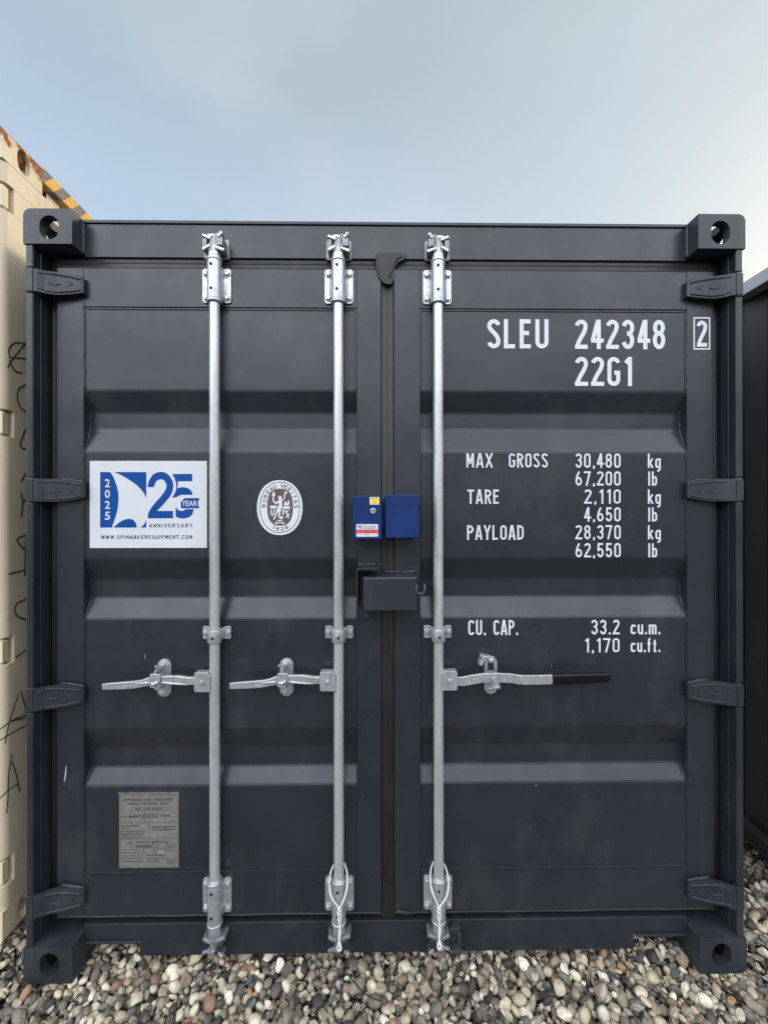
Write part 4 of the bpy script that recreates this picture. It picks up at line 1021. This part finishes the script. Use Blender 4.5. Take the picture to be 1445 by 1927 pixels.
cord(-.1710, 'cord_loop', 'white twisted cord looped round the foot of the middle locking bar', 1)
cord(.1725, 'cord_loop', 'white twisted cord looped round the foot of the bar with the black-gripped handle', -1)

# ------------------------------------------------------------------ neighbours
def neighbour(loc, H, Ln, mat, label, notched, rail=None, hollow=None, rusty=None, hz=HINGE_Z, depth=.03):
    r = empty('shipping_container', loc, label, 'shipping container', 'shipping containers standing side by side')
    castings(r, mat, 1.219, H, Ln, rusty); box_body(r, mat, 1.219, H, Ln, rail, hollow, depth)
    for sx in (1, -1): corner_post(r, mat, sx, H, hz, notched)
    m = MB(); m.box(-1.0555, 1.0555, .057, .125, H - .128, H - .002); m.build('door_header', mat, r, .003)
    m = MB(); m.box(-1.0555, 1.0555, .057, .120, .030, .142); m.build('door_sill', mat, r, .003)
    k = (H - .3) / 2.291; val = [tuple(z * k for z in v) for v in VAL]
    a = door_leaf(r, mat, -1.149, -.012, 1, H, val, -1.058, -.109); b = door_leaf(r, mat, .012, 1.149, -1, H, val, .112, 1.058)
    for z in hz: hinge(a, mat, -1, z, notched); hinge(b, mat, 1, z, notched)
    for x in (-.80, -.30, .30, .80):
        m = MB(); m.cyl((x, .0305, .08), (x, .0305, H - .07), .017, 16)
        for z in (.25, 1.15, H - .24): m.box(x - .045, x + .045, .030, .0565, z - .03, z + .03)
        m.build('locking_bar', zinc_dull, r, .001)
    return r
CRX, CRY, CRZ, CRH = -2.574, .078, .048, 2.896
cr = neighbour((CRX, CRY, CRZ), CRH, 6.058, cream, 'cream high-cube shipping container with rusty corner and yellow striped top rail', True, None, hazard, cream_rusty, (.248, 1.032, 1.845, 2.652))
dk = neighbour((2.819, -.02, .018), 2.591, 6.058, black_paint, 'black shipping container with sky-lit top rail, in shade beside the wide gap', False, None, rail_skylit, None, HINGE_Z, .049)

# marker scrawl down the corner post of the cream container, as far as the gap shows it
def scrawl():
    S = [[(.099, 2.091), (.114, 2.119), (.167, 2.197), (.185, 2.222)], [(.110, 2.127), (.103, 2.153), (.119, 2.182), (.151, 2.201), (.190, 2.202)], [(.105, 2.129), (.190, 2.156)], [(.105, 2.120), (.128, 2.091), (.160, 2.092)], [(.178, 2.20), (.182, 2.15), (.180, 2.12)],
         [(.190, 2.058), (.150, 2.034), (.139, 1.997), (.155, 1.960), (.190, 1.953)], [(.185, 1.905), (.155, 1.838), (.155, 1.815), (.190, 1.811)], [(.155, 1.687), (.190, 1.745)], [(.155, 1.648), (.162, 1.603), (.155, 1.557)], [(.162, 1.607), (.190, 1.648)],
         [(.185, 1.492), (.146, 1.481), (.141, 1.466), (.185, 1.420)], [(.176, 1.483), (.172, 1.335)], [(.101, 1.353), (.169, 1.359)], [(.190, 1.251), (.141, 1.242), (.127, 1.222), (.141, 1.193), (.190, 1.165)], [(.132, 1.046), (.176, 1.060)],
         [(.146, .909), (.110, .838), (.086, .756)], [(.155, .911), (.174, .837), (.182, .765)], [(.062, .817), (.121, .824), (.190, .812)], [(.062, .779), (.121, .779), (.190, .775)], [(.103, .826), (.190, .801)],
         [(.116, .705), (.101, .634), (.099, .560), (.092, .508)], [(.114, .678), (.134, .617), (.148, .546)], [(.062, .576), (.101, .583), (.141, .580)]]
    xs = -1.355; i = 0
    for cnt in (5, 1, 1, 1, 2, 2, 1, 1, 1, 5, 3):          # strokes of each letter, top to bottom
        mb = MB()
        for st in S[i:i + cnt]:
            w_ = .0066 if i < 15 else .0050
            mb.ribbon(smooth(st, 6, False) if len(st) > 2 else st, w_, 0, 0, False, lambda a, z, y: (xs + .0008 + .00004 * i - CRX, a - CRY, z - CRZ)); i += 1
        mb.build('marker_scrawl', marker, cr, fix=False)
scrawl()

# ------------------------------------------------------------------ ground and gravel
g = MT('packed_gravel_ground')
vo = g.n('ShaderNodeTexVoronoi'); g.l(g.tc.outputs['Object'], vo.inputs['Vector']); vo.inputs['Scale'].default_value = 45.0
gc = g.ramp(g.math('MULTIPLY', vo.outputs['Color'], 1.0), [(.1, (.07, .068, .066)), (.4, (.17, .16, .145)), (.65, (.30, .285, .25)), (.9, (.50, .47, .41))])
gd = g.ramp(vo.outputs['Distance'], [(.25, 1), (.62, .15)])
ground_mat = g.fin(g.mix(g.math('SUBTRACT', 1.0, gd), gc, (.03, .028, .026)), .85, 0, g.bump(gd, .8, .012))
mb = MB(); mb.add([(-300, -300, 0), (300, -300, 0), (300, 300, 0), (-300, 300, 0)], [(0, 1, 2, 3)])
gr = mb.build('ground', ground_mat, None, loc=(0, 0, -.052)); gr['kind'] = 'structure'

def stone_mat():
    t = MT('pebble_stone')
    a = t.n('ShaderNodeAttribute'); a.attribute_name = 'tone'; a2 = t.n('ShaderNodeAttribute'); a2.attribute_name = 'vein'
    c = t.ramp(a.outputs['Fac'], [(0, (.060, .058, .056)), (.08, (.105, .101, .096)), (.18, (.165, .157, .145)), (.27, (.235, .22, .195)), (.37, (.32, .295, .25)), (.46, (.42, .375, .295)), (.56, (.53, .475, .365)), (.65, (.27, .20, .155)),
                                 (.69, (.42, .265, .17)), (.715, (.48, .445, .37)), (.78, (.64, .59, .475)), (.87, (.74, .695, .59)), (.94, (.82, .79, .71))], 'CONSTANT')
    hv = t.n('ShaderNodeHueSaturation'); t.l(c, hv.inputs['Color']); mr_ = t.n('ShaderNodeMapRange'); t.l(a2.outputs['Fac'], mr_.inputs[0])
    mr_.inputs[3].default_value = .86; mr_.inputs[4].default_value = 1.28; t.l(mr_.outputs[0], hv.inputs['Value']); c = t.mix(1.0, hv.outputs[0], (1.0, .955, .86), 'MULTIPLY')
    f = t.noise(60.0, 6, .7); v = t.noise(17.0, 4, .55, dist=.9)
    c = t.mix(t.ramp(f, [(.30, .75), (.66, 0)]), c, t.mix(1.0, c, (.45, .42, .38), 'MULTIPLY'))
    gr_ = t.ramp(t.noise(320.0, 3, .6), [(.36, .45), (.52, 0)]); c = t.mix(gr_, c, t.mix(1.0, c, (.40, .37, .33), 'MULTIPLY'))
    band = t.ramp(v, [(.475, 0), (.50, 1), (.525, 0)])
    band = t.math('MULTIPLY', band, t.ramp(a2.outputs['Fac'], [(.58, 0), (.74, .65)]))
    c = t.mix(band, c, (.62, .60, .56))
    dk_ = t.math('MULTIPLY', t.ramp(t.noise(90.0, 4, .6), [(.56, 0), (.66, 1)]), t.ramp(a2.outputs['Fac'], [(.25, .7), (.4, 0)]))
    c = t.mix(dk_, c, (.075, .07, .065))
    return t.fin(c, t.ramp(f, [(.3, .55), (.7, .8)]), 0, t.bump(t.noise(240.0, 4), .4, .0012, t.bump(t.noise(75.0, 4, .6), .55, .0035)))

def gravel():
    rnd = np.random.default_rng(11)
    protos = []; broken = []
    for lvl in (2, 3):
        bm = bmesh.new(); bmesh.ops.create_icosphere(bm, subdivisions=lvl, radius=1.0)
        bv = np.array([v.co[:] for v in bm.verts]); bf = np.array([[v.index for v in f.verts] for f in bm.faces]); bm.free()
        ps = []; br_ = []
        for k in range(40):
            v = bv.copy(); ang = rnd.random() < .62
            for _ in range(rnd.integers(4, 10)):          # worn facets
                d = rnd.normal(size=3); d /= np.linalg.norm(d); cut = rnd.uniform(.50, .84) if ang else rnd.uniform(.78, .95)
                e = np.maximum(v @ d - cut, 0); v -= np.outer(e * .93, d)
            ph = rnd.uniform(0, 6, 3); fr = rnd.uniform(1.2, 2.2, 3)
            v *= (1 + .07 * np.sin(v @ np.diag(fr) + ph).sum(1) / 1.5)[:, None]
            ps.append(v / np.abs(v).max()); br_.append(bool(ang and k % 3))
        protos.append((ps, bf)); broken.append(br_)
    # drop stones one by one; each takes the lowest of a few spots near where it falls
    cell = .044; grid = {}; st = []
    def near(x, y):
        i, j = int(math.floor(x / cell)), int(math.floor(y / cell))
        for a in (i - 1, i, i + 1):
            for b in (j - 1, j, j + 1):
                for q in grid.get((a, b), ()): yield q
    def base(x, y):
        b = -.050 + .006 * math.sin(x * 5.1 + 1.3) * math.sin(y * 7.3) + .004 * math.sin(x * 17 + y * 11)
        if x < -1.24: b += .050 * min(1, (-1.24 - x) / .10)
        if x > 1.28: b += .012
        return b
    zones = [(-2.2, 2.2, -1.1, -.28, 3600), (-2.1, 2.1, -.28, .42, 14500), (1.20, 1.85, .40, 1.5, 1900), (-1.42, -1.20, .40, 1.1, 420), (-1.06, 1.06, .10, .30, 800)]
    for zx0, zx1, zy0, zy1, cnt in zones:
        for _ in range(cnt):
            r = float(np.clip(rnd.lognormal(math.log(.0100), .40), .0048, .0225)) * (1.35 if zy1 < 0 else 1.0); best = None
            cx, cy = rnd.uniform(zx0, zx1), rnd.uniform(zy0, zy1)
            for _k in range(7):
                x, y = cx + rnd.uniform(-.034, .034), cy + rnd.uniform(-.034, .034)
                z = base(x, y) + r * .55
                for qx, qy, qz, qr in near(x, y):
                    R_ = (r + qr) * .80; d2 = (x - qx) ** 2 + (y - qy) ** 2
                    if d2 < R_ * R_: z = max(z, qz + .72 * math.sqrt(R_ * R_ - d2))
                # keep out of the castings' feet
                bad = False
                for fx0, fx1, fy0, fy1, fz in ((-1.222, -1.054, -.003, .181, .0), (1.054, 1.222, -.003, .181, .0), (-1.52, -1.352, .07, .26, .045), (1.598, 1.77, -.03, .16, .016), (-.87, .87, .05, .125, .028)):
                    dx = max(fx0 - x, 0, x - fx1); dy = max(fy0 - y, 0, y - fy1)
                    dd = math.hypot(dx, dy)
                    if dd < r * .95 and z + r * .62 > fz: bad = True
                if bad: continue
                if best is None or z < best[2]: best = (x, y, z)
            if best is None: continue
            lim = .004 + (.050 * min(1, max(0, (-1.24 - best[0]) / .10))) + (.012 if best[0] > 1.28 else 0)
            if best[2] > lim + .010: continue
            x, y, z = best; st.append((x, y, z, r)); grid.setdefault((int(math.floor(x / cell)), int(math.floor(y / cell))), []).append((x, y, z, r))
    V, F, T, A, S_ = [], [], [], [], []; off = 0
    for x, y, z, r in st:
        lvl = 1 if (y > -.20 and y < .30) else 0
        ps, bf = protos[lvl]; ip = int(rnd.integers(len(ps))); v = ps[ip]
        S_.append(np.full(len(bf), not broken[lvl][ip], dtype=bool))
        s = np.array([rnd.uniform(1.05, 1.5), rnd.uniform(.85, 1.1), rnd.uniform(.58, .85)]) * r
        a, b, c = rnd.uniform(0, 6.283), rnd.normal(0, .60), rnd.normal(0, .60)
        ca, sa, cb_, sb, cc, sc_ = math.cos(a), math.sin(a), math.cos(b), math.sin(b), math.cos(c), math.sin(c)
        M_ = np.array([[ca, -sa, 0], [sa, ca, 0], [0, 0, 1]]) @ np.array([[cb_, 0, sb], [0, 1, 0], [-sb, 0, cb_]]) @ np.array([[1, 0, 0], [0, cc, -sc_], [0, sc_, cc]])
        V.append((v * s) @ M_.T + np.array([x, y, z])); F.append(bf + off); off += len(v)
        T.append(np.full(len(v), rnd.random(), dtype=np.float32)); A.append(np.full(len(v), rnd.random(), dtype=np.float32))
    V = np.concatenate(V); F = np.concatenate(F); T = np.concatenate(T); A = np.concatenate(A)
    me = bpy.data.meshes.new('gravel')
    me.vertices.add(len(V)); me.vertices.foreach_set('co', V.astype(np.float32).ravel())
    me.loops.add(len(F) * 3); me.loops.foreach_set('vertex_index', F.astype(np.int32).ravel())
    me.polygons.add(len(F)); me.polygons.foreach_set('loop_start', np.arange(0, len(F) * 3, 3, dtype=np.int32))
    me.polygons.foreach_set('use_smooth', np.concatenate(S_))
    for n_, d in (('tone', T), ('vein', A)):
        at = me.attributes.new(n_, 'FLOAT', 'POINT'); at.data.foreach_set('value', d)
    me.update(calc_edges=True); me.validate()
    me.materials.append(stone_mat())
    o = bpy.data.objects.new('gravel', me); COL.objects.link(o); o['kind'] = 'stuff'; o['label'] = 'loose rounded gravel of grey, cream and brown pebbles'
    print('stones', len(st), 'faces', len(F))
gravel()

mb = MB(); mb.tube([(-.132, -.010, .020), (-.110, -.030, .019), (-.085, -.056, .018), (-.055, -.072, .018), (-.022, -.080, .016)], [.0018, .0022, .0022, .0020, .0012], 7)
mb.tube([(-.085, -.056, .018), (-.078, -.045, .022)], [.0014, .0008], 6)
tw = mb.build('twig', twig_mat, None); tw['label'] = 'thin dark bent twig lying on the gravel in front of the door joint'; tw['category'] = 'twig'
